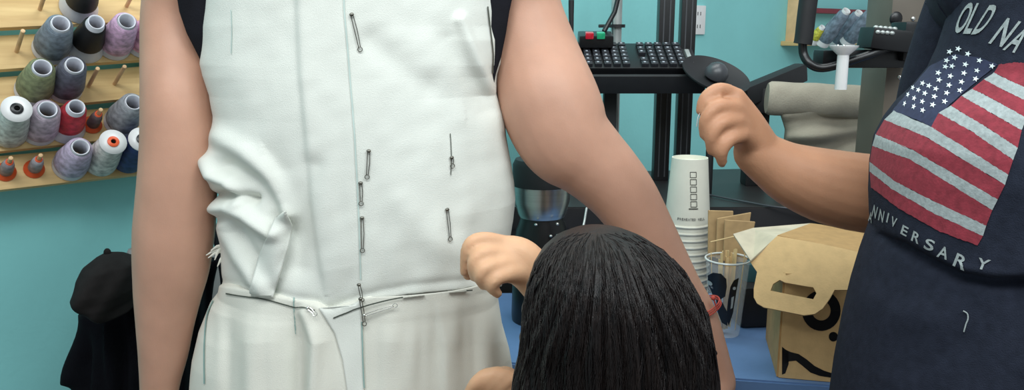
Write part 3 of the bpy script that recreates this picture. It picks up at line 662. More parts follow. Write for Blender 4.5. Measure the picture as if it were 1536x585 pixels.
# hand C: back of the hand and pinching fingers
q = lambda x, y, Y_=.98: P(x, y, Y_)
for kx, ky_, kY, kr in ((1104, 146, .972, .015), (1102, 163, .962, .015), (1106, 182, .957, .014), (1114, 201, .957, .013)):
    limb(bm, [q(1146, 238, .99), q((1140+kx)/2, (228+ky_)/2, .982), q(kx, ky_, kY)], [.027, .021, kr*.8], 5)
for pts in (((1104, 144, .975), (1080, 134, .965), (1059, 146, .96), (1051, 166, .96)), ((1102, 162, .96), (1076, 160, .948), (1059, 178, .945), (1056, 202, .95)),
            ((1106, 182, .955), (1082, 185, .942), (1068, 204, .94), (1067, 226, .946)), ((1113, 202, .955), (1094, 210, .942), (1083, 226, .94), (1083, 244, .946))):
    limb(bm, [q(*p_) for p_ in pts], [.0100, .0088, .0080, .0064], 5)
limb(bm, [q(1125, 200, .985), q(1092, 180, .985), q(1066, 168, .975), q(1054, 166, .966)], [.015, .012, .0100, .0075], 5)
# other arm and legs
limb(bm, [Vector((cxb+.15, CY, 1.41)), Vector((cxb+.20, CY-.02, 1.15)), Vector((cxb+.19, CY-.08, .93))], [.055, .048, .030]); hand(bm, Vector((cxb+.19, CY-.08, .93)), (0, -.2, -1), (1, 0, 0), (0, -1, 0))
for s in (-1, 1):
    x = cxb+s*.085; limb(bm, [Vector((x, CY, .85)), Vector((x, CY, .65)), Vector((x, CY, .46)), Vector((x, CY+.02, .3)), Vector((x, CY+.03, .07))], [.095, .082, .057, .058, .038])
    limb(bm, [Vector((x, CY+.05, .04)), Vector((x-.02, CY-.05, .036)), Vector((x-.04, CY-.14, .024))], [.036, .037, .024])
me = voxel(bm, .0032, 4); Cp = link('person', me, M_skinC)
tag(Cp, 'person in a dark T-shirt printed with a striped flag, one hand raised pinching a thread', 'person')
eyes(Cp, hC)
bm = bmesh.new(); ball(bm, hC(0, -.03, .035), .102, (.98, 1.08, 1.05), 28); mk('hair', bm, M_hair, Cp)
bm = bmesh.new(); tube(bm, [q(1054, 160, .955), q(1047, 176, .955), q(1045, 190, .96)], .0006, 6); 
mk('held_thread', bm, M_white_plastic, Cp)
tee = link('t_shirt', grid_mesh(teeV, cap=(True, True)), M_tee, Cp)
bm = bmesh.new(); limb(bm, [Vector((cxb-.10, CY+.04, 1.405)), P(1478, 0, .94), P(1455, 60, .955), P(1432, 130, .968), P(1420, 190, .98)], [.058, .060, .060, .060, .061], 8, 28); mk('sleeve', bm, M_tee, tee)
bm = bmesh.new(); limb(bm, [Vector((cxb+.14, CY, 1.41)), Vector((cxb+.185, CY-.01, 1.24))], [.064, .062], 8, 28); mk('sleeve', bm, M_tee, tee)
bm = bmesh.new()
for s in (-1, 1):
    x = cxb+s*.085; limb(bm, [Vector((x, CY, .86)), Vector((x, CY, .65)), Vector((x, CY, .46)), Vector((x, CY+.02, .3)), Vector((x, CY+.03, .10))], [.104, .092, .068, .068, .052])
me = voxel(bm, .006, 5); link('jeans', me, M_jeans, Cp)
# the print
bm = bmesh.new()
band(bm, bvT, [(1338, 168), (1352, 152), (1372, 128), (1395, 100), (1430, 82), (1470, 86), (1497, 97)], [(1342, 168), (1360, 174), (1380, 182), (1398, 191), (1425, 158), (1460, 128), (1497, 97)], 40, 12, .001, 0)
def stripe(top, bot, mi, nu=46, nv=6): band(bm, bvT, top, bot, nu, nv, .0011, mi)
B_ = {'g4t': [(1342, 167), (1398, 191), (1455, 226), (1513, 262)], 'g4b': [(1328, 180), (1392, 207), (1450, 242), (1508, 277)],
      'g5t': [(1315, 202), (1372, 226), (1434, 262), (1497, 299)], 'g5b': [(1310, 219), (1368, 240), (1428, 277), (1489, 315)],
      'g6t': [(1306, 243), (1344, 272), (1410, 306), (1480, 338)], 'g6b': [(1306, 257), (1340, 284), (1402, 320), (1475, 354)],
      'r6b': [(1308, 281), (1350, 313), (1410, 347), (1467, 368)]}
stripe(B_['g4t'], B_['g4b'], 2); stripe(B_['g4b'], B_['g5t'], 1); stripe(B_['g5t'], B_['g5b'], 2); stripe(B_['g5b'], B_['g6t'], 1); stripe(B_['g6t'], B_['g6b'], 2); stripe(B_['g6b'], B_['r6b'], 1)
U = [[(1398, 191), (1455, 226), (1513, 262)], [(1409, 170), (1462, 200), (1520, 240)], [(1427, 160), (1475, 188), (1527, 222)], [(1443, 145), (1490, 172), (1533, 196)], [(1459, 134), (1500, 155), (1540, 178)], [(1477, 120), (1510, 138), (1548, 156)], [(1492, 110), (1520, 124), (1552, 138)], [(1500, 97), (1525, 94), (1556, 96)]]
for k in range(7): stripe(U[k+1], U[k], 1 if k % 2 == 0 else 2)
stars = [(430, 255), (482, 237), (540, 268), (610, 308), (685, 342), (412, 308), (460, 290), (525, 332), (445, 342), (595, 370), (405, 345), (515, 387), (433, 405), (585, 422), (360, 385), (365, 428), (500, 440), (425, 460), (490, 492), (303, 463), (345, 482), (410, 508), (238, 490), (278, 510), (335, 530), (397, 560), (205, 475), (265, 448), (175, 518), (212, 540), (155, 572), (262, 560), (325, 580), (210, 590), (265, 612)]
for sx, sy in stars:
    x, y = 1320+sx/4.035, 15+sy/4.035; k = min(1, .45+max(0, x-1355)/70); pts = []
    for i in range(10):
        a = math.pi*i/5 + .35; r_ = (5.2 if i % 2 == 0 else 2.1); pts.append((x + r_*k*math.sin(a) + r_*.35*(1-k)*math.cos(a), y - r_*math.cos(a)*.9))
    patch_poly(bm, bvT, pts, .0016, 3)
mk('flag_print', bm, [M_canton, M_red, M_pgrey, M_star], tee)
bm = bmesh.new()
def letter(ch, o, ex, ey): print_text(bm, lambda u, v: hit(bvT, o[0]+ex[0]*u+ey[0]*v, o[1]+ex[1]*u+ey[1]*v, .0013)[0], ch)
for ch, o, ex, ey in (('O', (1430, 49), (15, 2), (21, -46)), ('L', (1446, 51), (11, 0), (21, -46)), ('D', (1458, 52), (16, -1), (28, -44)), ('N', (1484, 65), (20, 6), (29, -38)), ('A', (1505, 75), (18, 5), (30, -38)), ('V', (1530, 80), (18, 5), (26, -38))): letter(ch, o, ex, ey)
mk('chest_lettering', bm, M_pgrey, tee, smooth=False); bm = bmesh.new()
for ch, o, ex, ey in (('A', (1304, 331), (5, 4), (2, -15)), ('N', (1309, 324), (6, 4), (4, -17)), ('N', (1319, 330), (7, 4), (3, -17)), ('I', (1331, 333), (2, 1), (3, -14)), ('V', (1337, 338), (8, 4), (3, -14)), ('E', (1352, 350), (9, 5), (4, -13)),
                      ('R', (1368, 360), (11, 6), (4, -14)), ('S', (1386, 372), (14, 5), (5, -15)), ('A', (1406, 384), (15, 6), (5, -17)), ('R', (1430, 397), (17, 8), (7, -18)), ('Y', (1463, 402), (18, 4), (6, -16))): letter(ch, o, ex, ey)
mk('lettering', bm, M_pgrey, tee, smooth=False)
pp = [hit(bvT, x, y, .0015)[0] for x, y in ((1445, 466), (1451, 470), (1452, 478), (1449, 486), (1446, 497))]
bm = bmesh.new(); a, _ = smoothpts(pp, 0, 5); tube(bm, a, .0006, 6); mk('lint_thread', bm, M_pgrey, tee)

# ------------------------------------------------ blue table, black bench
def tabletop(name, pts, z, th, m_, label, legs, legm, lw=.04):
    bm = bmesh.new(); c = sum((Vector(p) for p in pts), Vector((0, 0)))/len(pts)
    r = root(name, (c.x, c.y, 0), label, 'table')
    prism(bm, [Vector((p[0], p[1], z)) for p in pts], (0, 0, -th)); bmesh.ops.bevel(bm, geom=list(bm.edges), offset=.003, segments=2, affect='EDGES'); mk('table_top', bm, m_, r)
    for x, y in legs:
        bm = bmesh.new(); box(bm, (x, y, (z-th)/2), (lw, lw, z-th), None, .004); mk('leg', bm, legm, r)
    return r
TZ = .80
tabletop('work_table', [(-.10, 1.30), (1.15, 1.08), (1.15, 1.66), (-.10, 1.66)], TZ, .03, M_blue, 'blue-topped table holding the coffee box and cups', [(-.06, 1.34), (1.1, 1.14), (1.1, 1.62), (-.06, 1.62)], M_blackm)
DZ = .98
desk = tabletop('workbench', [(-.12, 1.70), (1.5, 1.70), (1.5, 2.32), (-.02, 2.12)], DZ, .05, M_desk, 'long black workbench behind the blue table', [(-.06, 1.76), (1.44, 1.76), (1.44, 2.25), (.04, 2.05)], M_blackm, .05)
bm = bmesh.new(); box(bm, (.70, 1.72, .70), (1.5, .02, .46), None, .002); mk('front_panel', bm, M_desk, desk)
bm = bmesh.new(); a, _ = smoothpts([PZ(1058, 291, DZ+.004), PZ(1120, 303, DZ+.004), PZ(1180, 312, DZ+.004), PZ(1290, 318, DZ+.004)], 0, 6); tube(bm, a, .0022, 8); tag(mk('cable', bm, M_darkgrey), 'thin grey cable lying across the black workbench', 'cable')

# stainless blender-like tumbler on the blue table
tp = P(813, 300, 1.50); tp.z = TZ; kettle = root('coffee_grinder', tp, 'stainless steel and black coffee grinder between the vest and the bare arm', 'grinder')
zt = lambda py: P(813, py, 1.50).z - TZ
r1, r2 = R(44, 1.50), R(36, 1.50)
T_ = Matrix.Translation(tp)
bm = bmesh.new(); lathe(bm, [(r1*1.02, zt(277)), (r1, zt(280)), (r1*.97, zt(300)), (r2*1.02, zt(320)), (r2*.96, zt(324))], 48, T_); mk('steel_band', bm, M_metal, kettle)
bm = bmesh.new(); lathe(bm, [(0, zt(236)), (r1*.93, zt(238)), (r1*1.02, zt(246)), (r1*1.03, zt(277)), (r1*.9, zt(278))], 40, T_); mk('lid', bm, M_blackm, kettle)
bm = bmesh.new(); lathe(bm, [(r2*.9, zt(320)), (r2*.94, zt(330)), (r2*1.1, zt(345)), (r2*1.25, zt(400)), (r2*1.3, .01), (r2*1.28, 0), (0, 0)], 40, T_); mk('base', bm, M_black, kettle)
for x, y in ((804, 337), (836, 336), (826, 354), (836, 353)):
    bm = bmesh.new(); ball(bm, P(x, y, 1.50-r2*1.12), .0035, (1, 1, .8), 10); mk('indicator_button', bm, M_pinwhite, kettle)
# lens shaped cables, far dark things beside it
bm = bmesh.new(); a, _ = smoothpts([P(880, 312, 1.68), P(877, 330, 1.66), P(874, 350, 1.64), P(870, 420, 1.62)], 0, 5); tube(bm, a, .0025, 8); tag(mk('cord', bm, M_aluminium), 'thin pale cord hanging below the bare forearm by the grinder', 'cord')

# ------------------------------------------------ nested paper cups, upside down
CUPS = root
cy0 = 1.56; ctop = P(1035, 236, cy0); rb, rt, ch = R(27, cy0), R(36, cy0), .135
def cup_mesh(detail=True):
    bm = bmesh.new(); lathe(bm, [(0, ch-.008), (rb*.92, ch-.008), (rb*.93, ch), (rb, ch), (rb*1.01, ch-.004), (rt*.96, .006), (rt*.985, .006), (rt*1.02, .0035), (rt*.985, .0005), (rt*.93, .001), (rt*.92, .006), (rb*.94, ch-.012)], 40)
    me_ = bpy.data.meshes.new('cup_body'); bm.to_mesh(me_); bm.free(); me_.materials.append(M_paper); me_.polygons.foreach_set('use_smooth', [True]*len(me_.polygons)); me_.set_sharp_from_angle(angle=math.radians(38)); return me_
cm = cup_mesh(); nc = 0; z = ctop.z - ch; zs = []
while z > TZ + .002: zs.append(z); z -= .0138
zs.append(TZ + .001) if zs[-1] - TZ > .006 else None
for i, z in enumerate(zs):
    o = bpy.data.objects.new('paper_cup', cm); C.objects.link(o); o.location = (ctop.x, cy0, z); ORG[o.name] = Vector(o.location)
    if i == 0: tag(o, 'topmost white paper cup of the upside-down stack, printed with a column of tick boxes', 'cup', 'nested paper cups'); topcup = o
    else: tag(o, 'white paper cup nested below the top one, only its rim showing', 'cup', 'nested paper cups')
def on_cup(px, py, off=.0006):
    z = P(px, py, cy0-rb).z - topcup.location.z; rad = rt + (rb-rt)*z/ch + off; x = P(px, py, cy0-rb).x - ctop.x
    x = max(-rad*.97, min(rad*.97, x)); return Vector((ctop.x+x, cy0-math.sqrt(rad*rad-x*x), z+topcup.location.z))
bm = bmesh.new()
def quad_on(a, b, wd):
    (x0, y0), (x1, y1) = a, b; L = math.hypot(x1-x0, y1-y0); nx, ny = -(y1-y0)/L*wd/2, (x1-x0)/L*wd/2; n = 4
    rows_ = [(bm.verts.new(on_cup(x0+(x1-x0)*i/n+nx, y0+(y1-y0)*i/n+ny)), bm.verts.new(on_cup(x0+(x1-x0)*i/n-nx, y0+(y1-y0)*i/n-ny))) for i in range(n+1)]
    for p_, q_ in zip(rows_, rows_[1:]): bm.faces.new((p_[0], q_[0], q_[1], p_[1]))
for k in range(5):
    y = 258 + k*10.8
    for a, b in (((1035, y), (1044, y)), ((1044, y), (1044, y+8)), ((1044, y+8), (1035, y+8)), ((1035, y+8), (1035, y))): quad_on(a, b, .9)
quad_on((1032, 312), (1046, 312), 1.5)
mk('tick_boxes', bm, M_ink, topcup, smooth=False)
bm = bmesh.new()
for i, chh in enumerate('PREHEATED WELL'):
    if chh == ' ': continue
    x0 = 1016 + i*2.95
    print_text(bm, lambda u, v, x0=x0: on_cup(x0+u*2.2, 329.5-v*3.6+.0), chh)
mk('small_lettering', bm, M_ink, topcup, smooth=False)
bm = bmesh.new(); print_text(bm, lambda u, v: on_cup(1003+u*7*.0+4*u, 300-v*28), 'O'); mk('brown_emblem', bm, M_brownink, topcup, smooth=False)

# ------------------------------------------------ clear cup with stir sticks, sugar packets
gy = 1.42; gb = P(1086, 494, gy); gb.z = TZ+.001; gh = P(1086, 388, gy).z - gb.z; gr1, gr0 = R(34, gy), R(24, gy)
gc = root('plastic_cup', gb, 'clear plastic cup with black printed figures holding stir sticks and packets', 'cup')
Tg = Matrix.Translation(gb)
bm = bmesh.new(); lathe(bm, [(0, 0), (gr0*.95, 0), (gr0, .004), (gr1*.98, gh-.004)], 44, Tg); mk('wall', bm, M_clear, gc)
bm = bmesh.new(); tube(bm, [gb + Vector((gr1*math.cos(t), gr1*math.sin(t), gh)) for t in np.linspace(0, 2*math.pi, 45)], .0018, 8); mk('rim', bm, mat('rim_plastic', (200, 204, 200), .2), gc)
def on_glass(px, py, off=.0006):
    z = P(px, py, gy-.035).z - gb.z; rad = gr0 + (gr1-gr0)*max(0, z)/gh + off; x = P(px, py, gy-.035).x - gb.x
    x = max(-rad*.98, min(rad*.98, x)); return Vector((gb.x+x, gb.y-math.sqrt(rad*rad-x*x), gb.z+z))
def blob_on(fn, bm, pts, mi=0):
    c = (sum(p[0] for p in pts)/len(pts), sum(p[1] for p in pts)/len(pts)); cv = bm.verts.new(fn(*c)); r_ = [bm.verts.new(fn(*p)) for p in pts]; m_ = [bm.verts.new(fn((p[0]+c[0])/2, (p[1]+c[1])/2)) for p in pts]; n = len(pts)
    for i in range(n):
        j = (i+1) % n; bm.faces.new((cv, m_[i], m_[j])).material_index = mi; bm.faces.new((m_[i], r_[i], r_[j], m_[j])).material_index = mi
bm = bmesh.new()
blob_on(on_glass, bm, [(1062, 420), (1072, 412), (1082, 411), (1089, 418), (1090, 430), (1088, 445), (1080, 452), (1072, 446), (1066, 432)])
blob_on(on_glass, bm, [(1095, 430), (1100, 420), (1108, 416), (1104, 440), (1100, 470), (1094, 490), (1090, 478), (1092, 452)])
blob_on(on_glass, bm, [(1076, 452), (1084, 454), (1092, 470), (1092, 490), (1084, 486), (1078, 470)])
mk('printed_figures', bm, M_black, gc)
bm = bmesh.new()
for cx_, cy_, rr_ in ((1068, 430, 3.5), (1101, 432, 2.5)): blob_on(lambda x, y: on_glass(x, y, .0012), bm, [(cx_+rr_*math.cos(t), cy_+rr_*math.sin(t)) for t in np.linspace(0, 2*math.pi, 12)[:-1]])
blob_on(lambda x, y: on_glass(x, y, .0012), bm, [(1097, 446), (1101, 444), (1099, 462), (1096, 464)])
mk('print_details', bm, M_pgrey, gc)
for i in range(14):
    a = random.uniform(0, 6.28); rr_ = random.uniform(0, gr0*.8); x, y = rr_*math.cos(a), rr_*math.sin(a); hh = gh + random.uniform(.001, .016)
    tip = gb + Vector((x*1.35, y*1.35, hh)); bot = gb + Vector((x*.9, y*.9, .008)); d = (tip-bot)
    bm = bmesh.new(); box(bm, (tip+bot)/2, (.0055 if i else .009, .0014, d.length), d.to_track_quat('Z', 'Y').to_matrix(), .0005)
    tag(mk('stir_stick', bm, M_stick), 'thin pale stir stick standing in the clear plastic cup', 'stir stick', 'stir sticks in the plastic cup')
pk = [([(1062, 386), (1065, 318), (1103, 319), (1100, 386)], 1.475, 'brown paper napkin standing nearest the paper cups'), ([(1074, 388), (1078, 330), (1130, 321), (1122, 360), (1112, 388)], 1.465, 'brown paper packet leaning right behind the clear cup, its corner highest'), ([(1085, 392), (1090, 332), (1136, 335), (1120, 394)], 1.452, 'front brown paper packet tilted over the rim of the clear cup')]
for pts, Y_, lb in pk:
    bm = bmesh.new(); P3 = [P(x, y, Y_) for x, y in pts]; lo = min(p.z for p in P3)
    P3 = [Vector((p.x, Y_ - .0 + (p.z-lo)*.15, p.z)) for p in P3]; c_ = gb.x
    low = sorted(P3, key=lambda p: p.z)[:2]
    prism(bm, P3, (0, .004, 0)); bmesh.ops.bevel(bm, geom=list(bm.edges), offset=.0008, segments=1, affect='EDGES')
    # the stem inside the cup
    o = mk('paper_packet', bm, M_napkin, smooth=False); tag(o, lb, 'paper packet', 'brown paper packets by the clear cup')

bm = bmesh.new(); tube(bm, [P(1066, 363, 1.43), P(1140, 346, 1.40)], .0013, 8); tag(mk('straw', bm, M_stick), 'long thin straw lying slantwise across the brown packets', 'straw')

# ------------------------------------------------ cardboard carrier box
by = 1.225
bx = root('cardboard_box', (P(1240, 560, by).x, by+.06, TZ), 'kraft cardboard drinks carrier with an oval handle hole and black printed swirls', 'box')
fl, fr_ = P(1172, 500, by).x, P(1330, 500, by-.03).x
ztop = P(1200, 410, by).z
A0, B0 = Vector((fl, by, TZ+.001)), Vector((fr_, by-.035, TZ+.001)); dd = Vector((.035, .17, 0)); up = Vector((0, 0, ztop-TZ))
nB = (B0-A0).cross(UP).normalized()
def panel(name, pts, m_, th=.003, lab=None):
    n_ = (Vector(pts[1])-Vector(pts[0])).cross(Vector(pts[2])-Vector(pts[0])).normalized()*th
    bm = bmesh.new(); prism(bm, pts, n_); o = mk(name, bm, m_, bx, smooth=False)
    if lab: o['label'] = lab
    return o
panel('front_panel', [A0, B0, B0+up, A0+up], M_kraft)
panel('side_panel', [A0+dd, A0, A0+up, A0+up+dd], M_kraft_in); panel('side_panel', [B0, B0+dd, B0+up+dd, B0+up], M_kraft)
panel('back_panel', [B0+dd, A0+dd, A0+dd+up*1.18, B0+dd+up*1.18], M_kraft_in)
# top flap with its handle slot, bent forward over the box
p1, p2, p3 = P(1166, 355, by+.05), P(1294, 380, by-.02), P(1206, 474, by-.055)
n_ = (p2-p1).cross(p3-p1).normalized()
outl = [(1125, 393), (1166, 355), (1232, 367), (1296, 381), (1286, 408), (1275, 436), (1252, 436), (1244, 450), (1234, 464), (1222, 472), (1206, 474), (1176, 468), (1146, 462), (1136, 456), (1131, 447), (1131, 434), (1136, 409)]
slot = [(1156, 437), (1160, 427), (1170, 421), (1178, 425), (1212, 431), (1220, 432), (1225, 441), (1220, 450), (1210, 448), (1180, 442)]
bm = bmesh.new()
ov = [bm.verts.new(PN(x, y, p1, n_)) for x, y in outl]; iv = [bm.verts.new(PN(x, y, p1, n_)) for x, y in slot]
es = [bm.edges.new((ov[i], ov[(i+1) % len(ov)])) for i in range(len(ov))] + [bm.edges.new((iv[i], iv[(i+1) % len(iv)])) for i in range(len(iv))]
bmesh.ops.triangle_fill(bm, edges=es, use_beauty=True)
o = mk('handle_flap', bm, M_kraft, bx, smooth=False); s = o.modifiers.new('s', 'SOLIDIFY'); s.thickness = .003
def poly3(name, pts, m_, lab=None):
    bm = bmesh.new(); f_ = bm.faces.new([bm.verts.new(p) for p in pts]); o = mk(name, bm, m_, bx, smooth=False); s = o.modifiers.new('s', 'SOLIDIFY'); s.thickness = .003; s.offset = 0
    if lab: o['label'] = lab
e = by+.05
poly3('top_flap', [P(1166, 354, e), P(1216, 336, e+.11), P(1232, 338, e+.11), P(1310, 354, e+.06), P(1300, 382, by-.02)], M_kraft_in)
poly3('side_flap', [P(1100, 352, e+.05), P(1130, 343, e+.08), P(1216, 336, e+.11), P(1166, 355, e), P(1126, 392, e-.02)], mat('pale_card', (190, 180, 158), .8), 'pale side flap folded outwards')
def on_front(px, py, off=.0035): return PN(px, py, A0 + Vector((0, -off, 0)), nB)
bm = bmesh.new()
def ringband(cx_, cy_, r0, r1, a0, a1, n=18):
    vv = [(bm.verts.new(on_front(cx_+r0*math.cos(t), cy_+r0*math.sin(t)*1.05)), bm.verts.new(on_front(cx_+r1*math.cos(t), cy_+r1*math.sin(t)*1.05))) for t in np.linspace(a0, a1, n)]
    for p_, q_ in zip(vv, vv[1:]): bm.faces.new((p_[0], q_[0], q_[1], p_[1]))
ringband(1232, 466, 14, 29, 0, 6.28, 30); ringband(1250, 505, 0.1, 7, 0, 6.28, 14)
for top, bot in (([(1173, 522), (1186, 528), (1198, 531), (1210, 539), (1222, 549), (1236, 556), (1252, 561)], [(1173, 548), (1184, 542), (1194, 541), (1204, 549), (1216, 559), (1230, 564), (1250, 567)]), ([(1173, 520), (1178, 524), (1183, 527)], [(1173, 562), (1178, 560), (1183, 546)])):
    vv = [(bm.verts.new(on_front(*a)), bm.verts.new(on_front(*b))) for a, b in zip(top, bot)]
    for p_, q_ in zip(vv, vv[1:]): bm.faces.new((p_[0], q_[0], q_[1], p_[1]))
mk('black_swirls', bm, M_black, bx, smooth=False)
# dark things between the cups and the box
bm = bmesh.new(); c_ = PZ(1142, 494, TZ); box(bm, Vector((c_.x, c_.y+.04, TZ+.041)), (.085, .07, .08), Matrix.Rotation(.1, 3, 'Z'), .012); tag(mk('black_case', bm, M_blackm), 'small black case on the blue table left of the cardboard box', 'case')
c_ = P(1124, 415, 1.50); c_.z = TZ+.001; rr_ = R(17, 1.5); hz = P(1124, 394, 1.50).z-TZ
bm = bmesh.new(); lathe(bm, [(0, 0), (rr_*.85, 0), (rr_*.9, .004), (rr_, hz-.01), (rr_*.9, hz), (0, hz)], 28, Matrix.Translation(c_)); tag(mk('teal_canister', bm, M_tealplastic), 'dark teal canister behind the clear cup', 'canister')

# ------------------------------------------------ keyboard on its stand, posts, pole, switch box
ky = 1.93; Kx = Matrix.Rotation(math.radians(24), 3, 'X')
kc = P(890, 88, ky); kb = root('keyboard', kc, 'black keyboard tilted on a black tray by the teal wall', 'keyboard')
KR = Kx; KW = .46; kx = P(1026, 90, ky).x - KW/2; kc = Vector((kx, ky, P(890, 88, ky).z))
def K(x, y, z): return kc + KR @ Vector((x, y, z))
bm = bmesh.new(); box(bm, kc, (KW, .135, .018), KR, .004); mk('case', bm, M_black, kb)
nk = 0
for r_ in range(6):
    for c2 in range(21):
        if c2 in (15, ) or (c2 == 19 and r_ == 5 and False): continue
        if c2 >= 16 and r_ in (3,) and c2 < 17: continue
        x = -KW/2 + .014 + c2*.0216; y = .050 - r_*.0195 - (.004 if r_ else 0)
        if x < -.05: continue                       # left half stays behind the arm and torso
        bm = bmesh.new(); box(bm, K(x, y, .0125), (.0165, .0155, .008), KR, .002); box(bm, K(x-.001, y+.001, .0168), (.005, .005, .0006), KR, 0, 1)
        mk('key', bm, [M_keys, M_legend], kb, smooth=False); nk += 1
bm = bmesh.new(); box(bm, K(.02, .0615, .010), (.03, .004, .001), KR); mk('badge', bm, M_legend, kb)
bm = bmesh.new(); box(bm, K(KW/2+.006, -.02, .012), (.010, .07, .012), KR, .002); mk('side_strip', bm, M_aluminium, kb)
tray = root('keyboard_tray', K(0, 0, -.02), 'black tray with a raised lip under the keyboard', 'tray')
bm = bmesh.new(); box(bm, K(.01, -.005, -.018), (KW+.05, .17, .012), KR, .003); mk('shelf', bm, M_blackm, tray)
bm = bmesh.new(); box(bm, K(.01, -.094, -.018), (KW+.05, .012, .045), KR, .004); mk('front_lip', bm, M_blackm, tray)
for x in (-.02, .06):
    bm = bmesh.new(); a = K(x, 0, -.026); box(bm, Vector((a.x, a.y+.02, (a.z+DZ)/2)), (.03, .04, a.z-DZ), None, .003); mk('bracket', bm, M_blackm, tray)
for nm, px0, px1, py1, lb in (('post', 985, 1008, 85, 'left black upright post behind the keyboard'), ('post', 1018, 1040, 90, 'right black upright post next to the wall outlet')):
    Y_ = 2.04; a, b = P(px0, 80, Y_), P(px1, 80, Y_); x = (a.x+b.x)/2; wd = b.x-a.x; bm = bmesh.new()
    box(bm, (x, Y_, (DZ+1.75)/2), (wd, wd, 1.75-DZ), None, .003)
    for s in (-1, 1): box(bm, (x+s*wd*.2, Y_-wd/2, (DZ+1.75)/2), (wd*.08, .002, 1.75-DZ-.02), None, 0, 1)
    tag(mk('upright_post', bm, [M_black, M_darkgrey]), lb, 'post', 'posts behind the keyboard')
Y_ = 2.06; pp_ = P(924, 60, Y_); pole = root('grey_pole', (pp_.x, Y_, DZ), 'thin grey metal pole with a black clamp behind the switch box', 'pole')
bm = bmesh.new(); lathe(bm, [(0, DZ), (R(8, Y_), DZ), (R(8, Y_), 1.7), (0, 1.7)], 24, Matrix.Translation((pp_.x, Y_, 0))); mk('tube', bm, M_aluminium, pole)
bm = bmesh.new(); zc = P(924, 39, Y_).z; lathe(bm, [(R(8, Y_), zc-.004), (R(13, Y_), zc-.004), (R(13, Y_), zc+.004), (R(8, Y_), zc+.004)], 24, Matrix.Translation((pp_.x, Y_, 0))); box(bm, (pp_.x-R(16, Y_), Y_, zc), (R(20, Y_), .02, .008), None, .002); mk('clamp', bm, M_blackm, pole)
sy = 1.96; sw = root('switch_box', P(893, 68, sy), 'black switch box with one red and one green button', 'switch')
bm = bmesh.new(); c_ = P(893, 59, sy); box(bm, c_, (R(50, sy), .06, R(18, sy)), Matrix.Rotation(math.radians(12), 3, 'X'), .006)
box(bm, (c_.x, c_.y+.01, (c_.z-.014+DZ)/2+.0), (.02, .02, c_.z-.014-DZ), None, .002); mk('housing', bm, M_black, sw)
for px_, m_, lb in ((884, M_red_button, 'red button'), (901, M_green, 'green button')):
    bm = bmesh.new(); box(bm, P(px_, 53, sy-.028), (R(12, sy), .020, R(9, sy)), Matrix.Rotation(math.radians(12), 3, 'X'), .003); mk('button', bm, m_, sw)['label'] = lb
bm = bmesh.new(); a, r_ = smoothpts([P(857, 0, sy), P(857, 32, sy), P(859, 60, sy), P(864, 90, sy)], [.007, .006, .0032, .003], 6); tube(bm, a, r_, 10); tag(mk('cable', bm, M_blackm), 'black cable hanging straight down beside the bare upper arm', 'cable')
bm = bmesh.new(); tube(bm, [P(930, -15, sy+.03), P(922, 18, sy+.03), P(906, 47, sy+.02)], .006, 12); tag(mk('lever_arm', bm, M_black), 'slanted black rod rising from the switch box', 'rod')
bm = bmesh.new(); tube(bm, [P(919, 18, sy+.05), P(919, 70, sy+.05)], .0013, 8); tag(mk('wire', bm, M_black), 'thin vertical black wire in front of the grey pole', 'wire')
# outlet on the wall
oc = wallpt(1047, 30, .004); ot = root('wall_outlet', oc, 'white outlet plate on the teal wall right of the black posts', 'outlet')
RW = Matrix((WD, -WN, UP)).transposed()
bm = bmesh.new(); box(bm, oc, (.078, .008, .10), RW, .003); mk('plate', bm, M_white_plastic, ot)
bm = bmesh.new()
for dz in (-.022, .022):
    for dx in (-.008, .008): box(bm, oc + WN*.0045 + WD*dx + UP*dz, (.003, .001, .012), RW)
mk('sockets', bm, M_black, ot)
# round black dish with a glossy dome
dy = 1.84; dc = P(1070, 121, dy); dish = root('round_dish', dc, 'round black dish with a glossy dark dome in its middle, right of the keyboard', 'dish')
DR = (Matrix.Rotation(math.radians(14), 4, 'Y') @ Matrix.Rotation(math.radians(26), 4, 'X')); Td = Matrix.Translation(dc) @ DR; rd = R(52, dy)
bm = bmesh.new(); lathe(bm, [(0, 0), (rd*.6, 0), (rd*.95, .012), (rd, .016), (rd*1.0, .019), (rd*.93, .016), (rd*.6, .005), (0, .005)], 48, Td); mk('plate', bm, M_blackm, dish)
bm = bmesh.new(); lathe(bm, [(0, .045), (rd*.14, .043), (rd*.26, .035), (rd*.34, .022), (rd*.32, .012), (rd*.2, .005)], 32, Td); mk('dome', bm, M_darkgrey, dish)
bm = bmesh.new(); tube(bm, [Vector((dc.x, dc.y+.0, DZ)), dc], .009, 12); mk('stem', bm, M_blackm, dish)

# ------------------------------------------------ quilting roll and machine
ry_ = 1.80; ra, rb_ = P(1150, 147, ry_+.03), P(1420, 162, ry_-.03); ax = (rb_-ra).normalized(); rr_ = R(25, ry_)
roll = root('fabric_roll', (ra+rb_)/2 - Vector((0, 0, rr_)), 'thick roll of grey-beige canvas with loose folds below it', 'fabric roll')
bm = bmesh.new(); n = 60; u_ = UP - ax*UP.dot(ax); u_.normalize(); v_ = ax.cross(u_)
rg = []
for i in range(n+1):
    c_ = ra + (rb_-ra)*i/n; ring = []
    for k in range(40):
        t = 2*math.pi*k/40; q_ = rr_*(1+.05*math.sin(3*t+i*.07)+.02*math.sin(i*.5+2*t)); q_ = q_*(.9 if i in (0, n) else 1); ring.append(bm.verts.new(c_ + (u_*math.cos(t)+v_*math.sin(t))*q_))
    rg.append(ring)
for A_, B2 in zip(rg, rg[1:]):
    for k in range(40): bm.faces.new((A_[k], A_[(k+1) % 40], B2[(k+1) % 40], B2[k]))
bm.faces.new(rg[0][::-1]); bm.faces.new(rg[-1]); mk('roll', bm, M_canvas, roll)
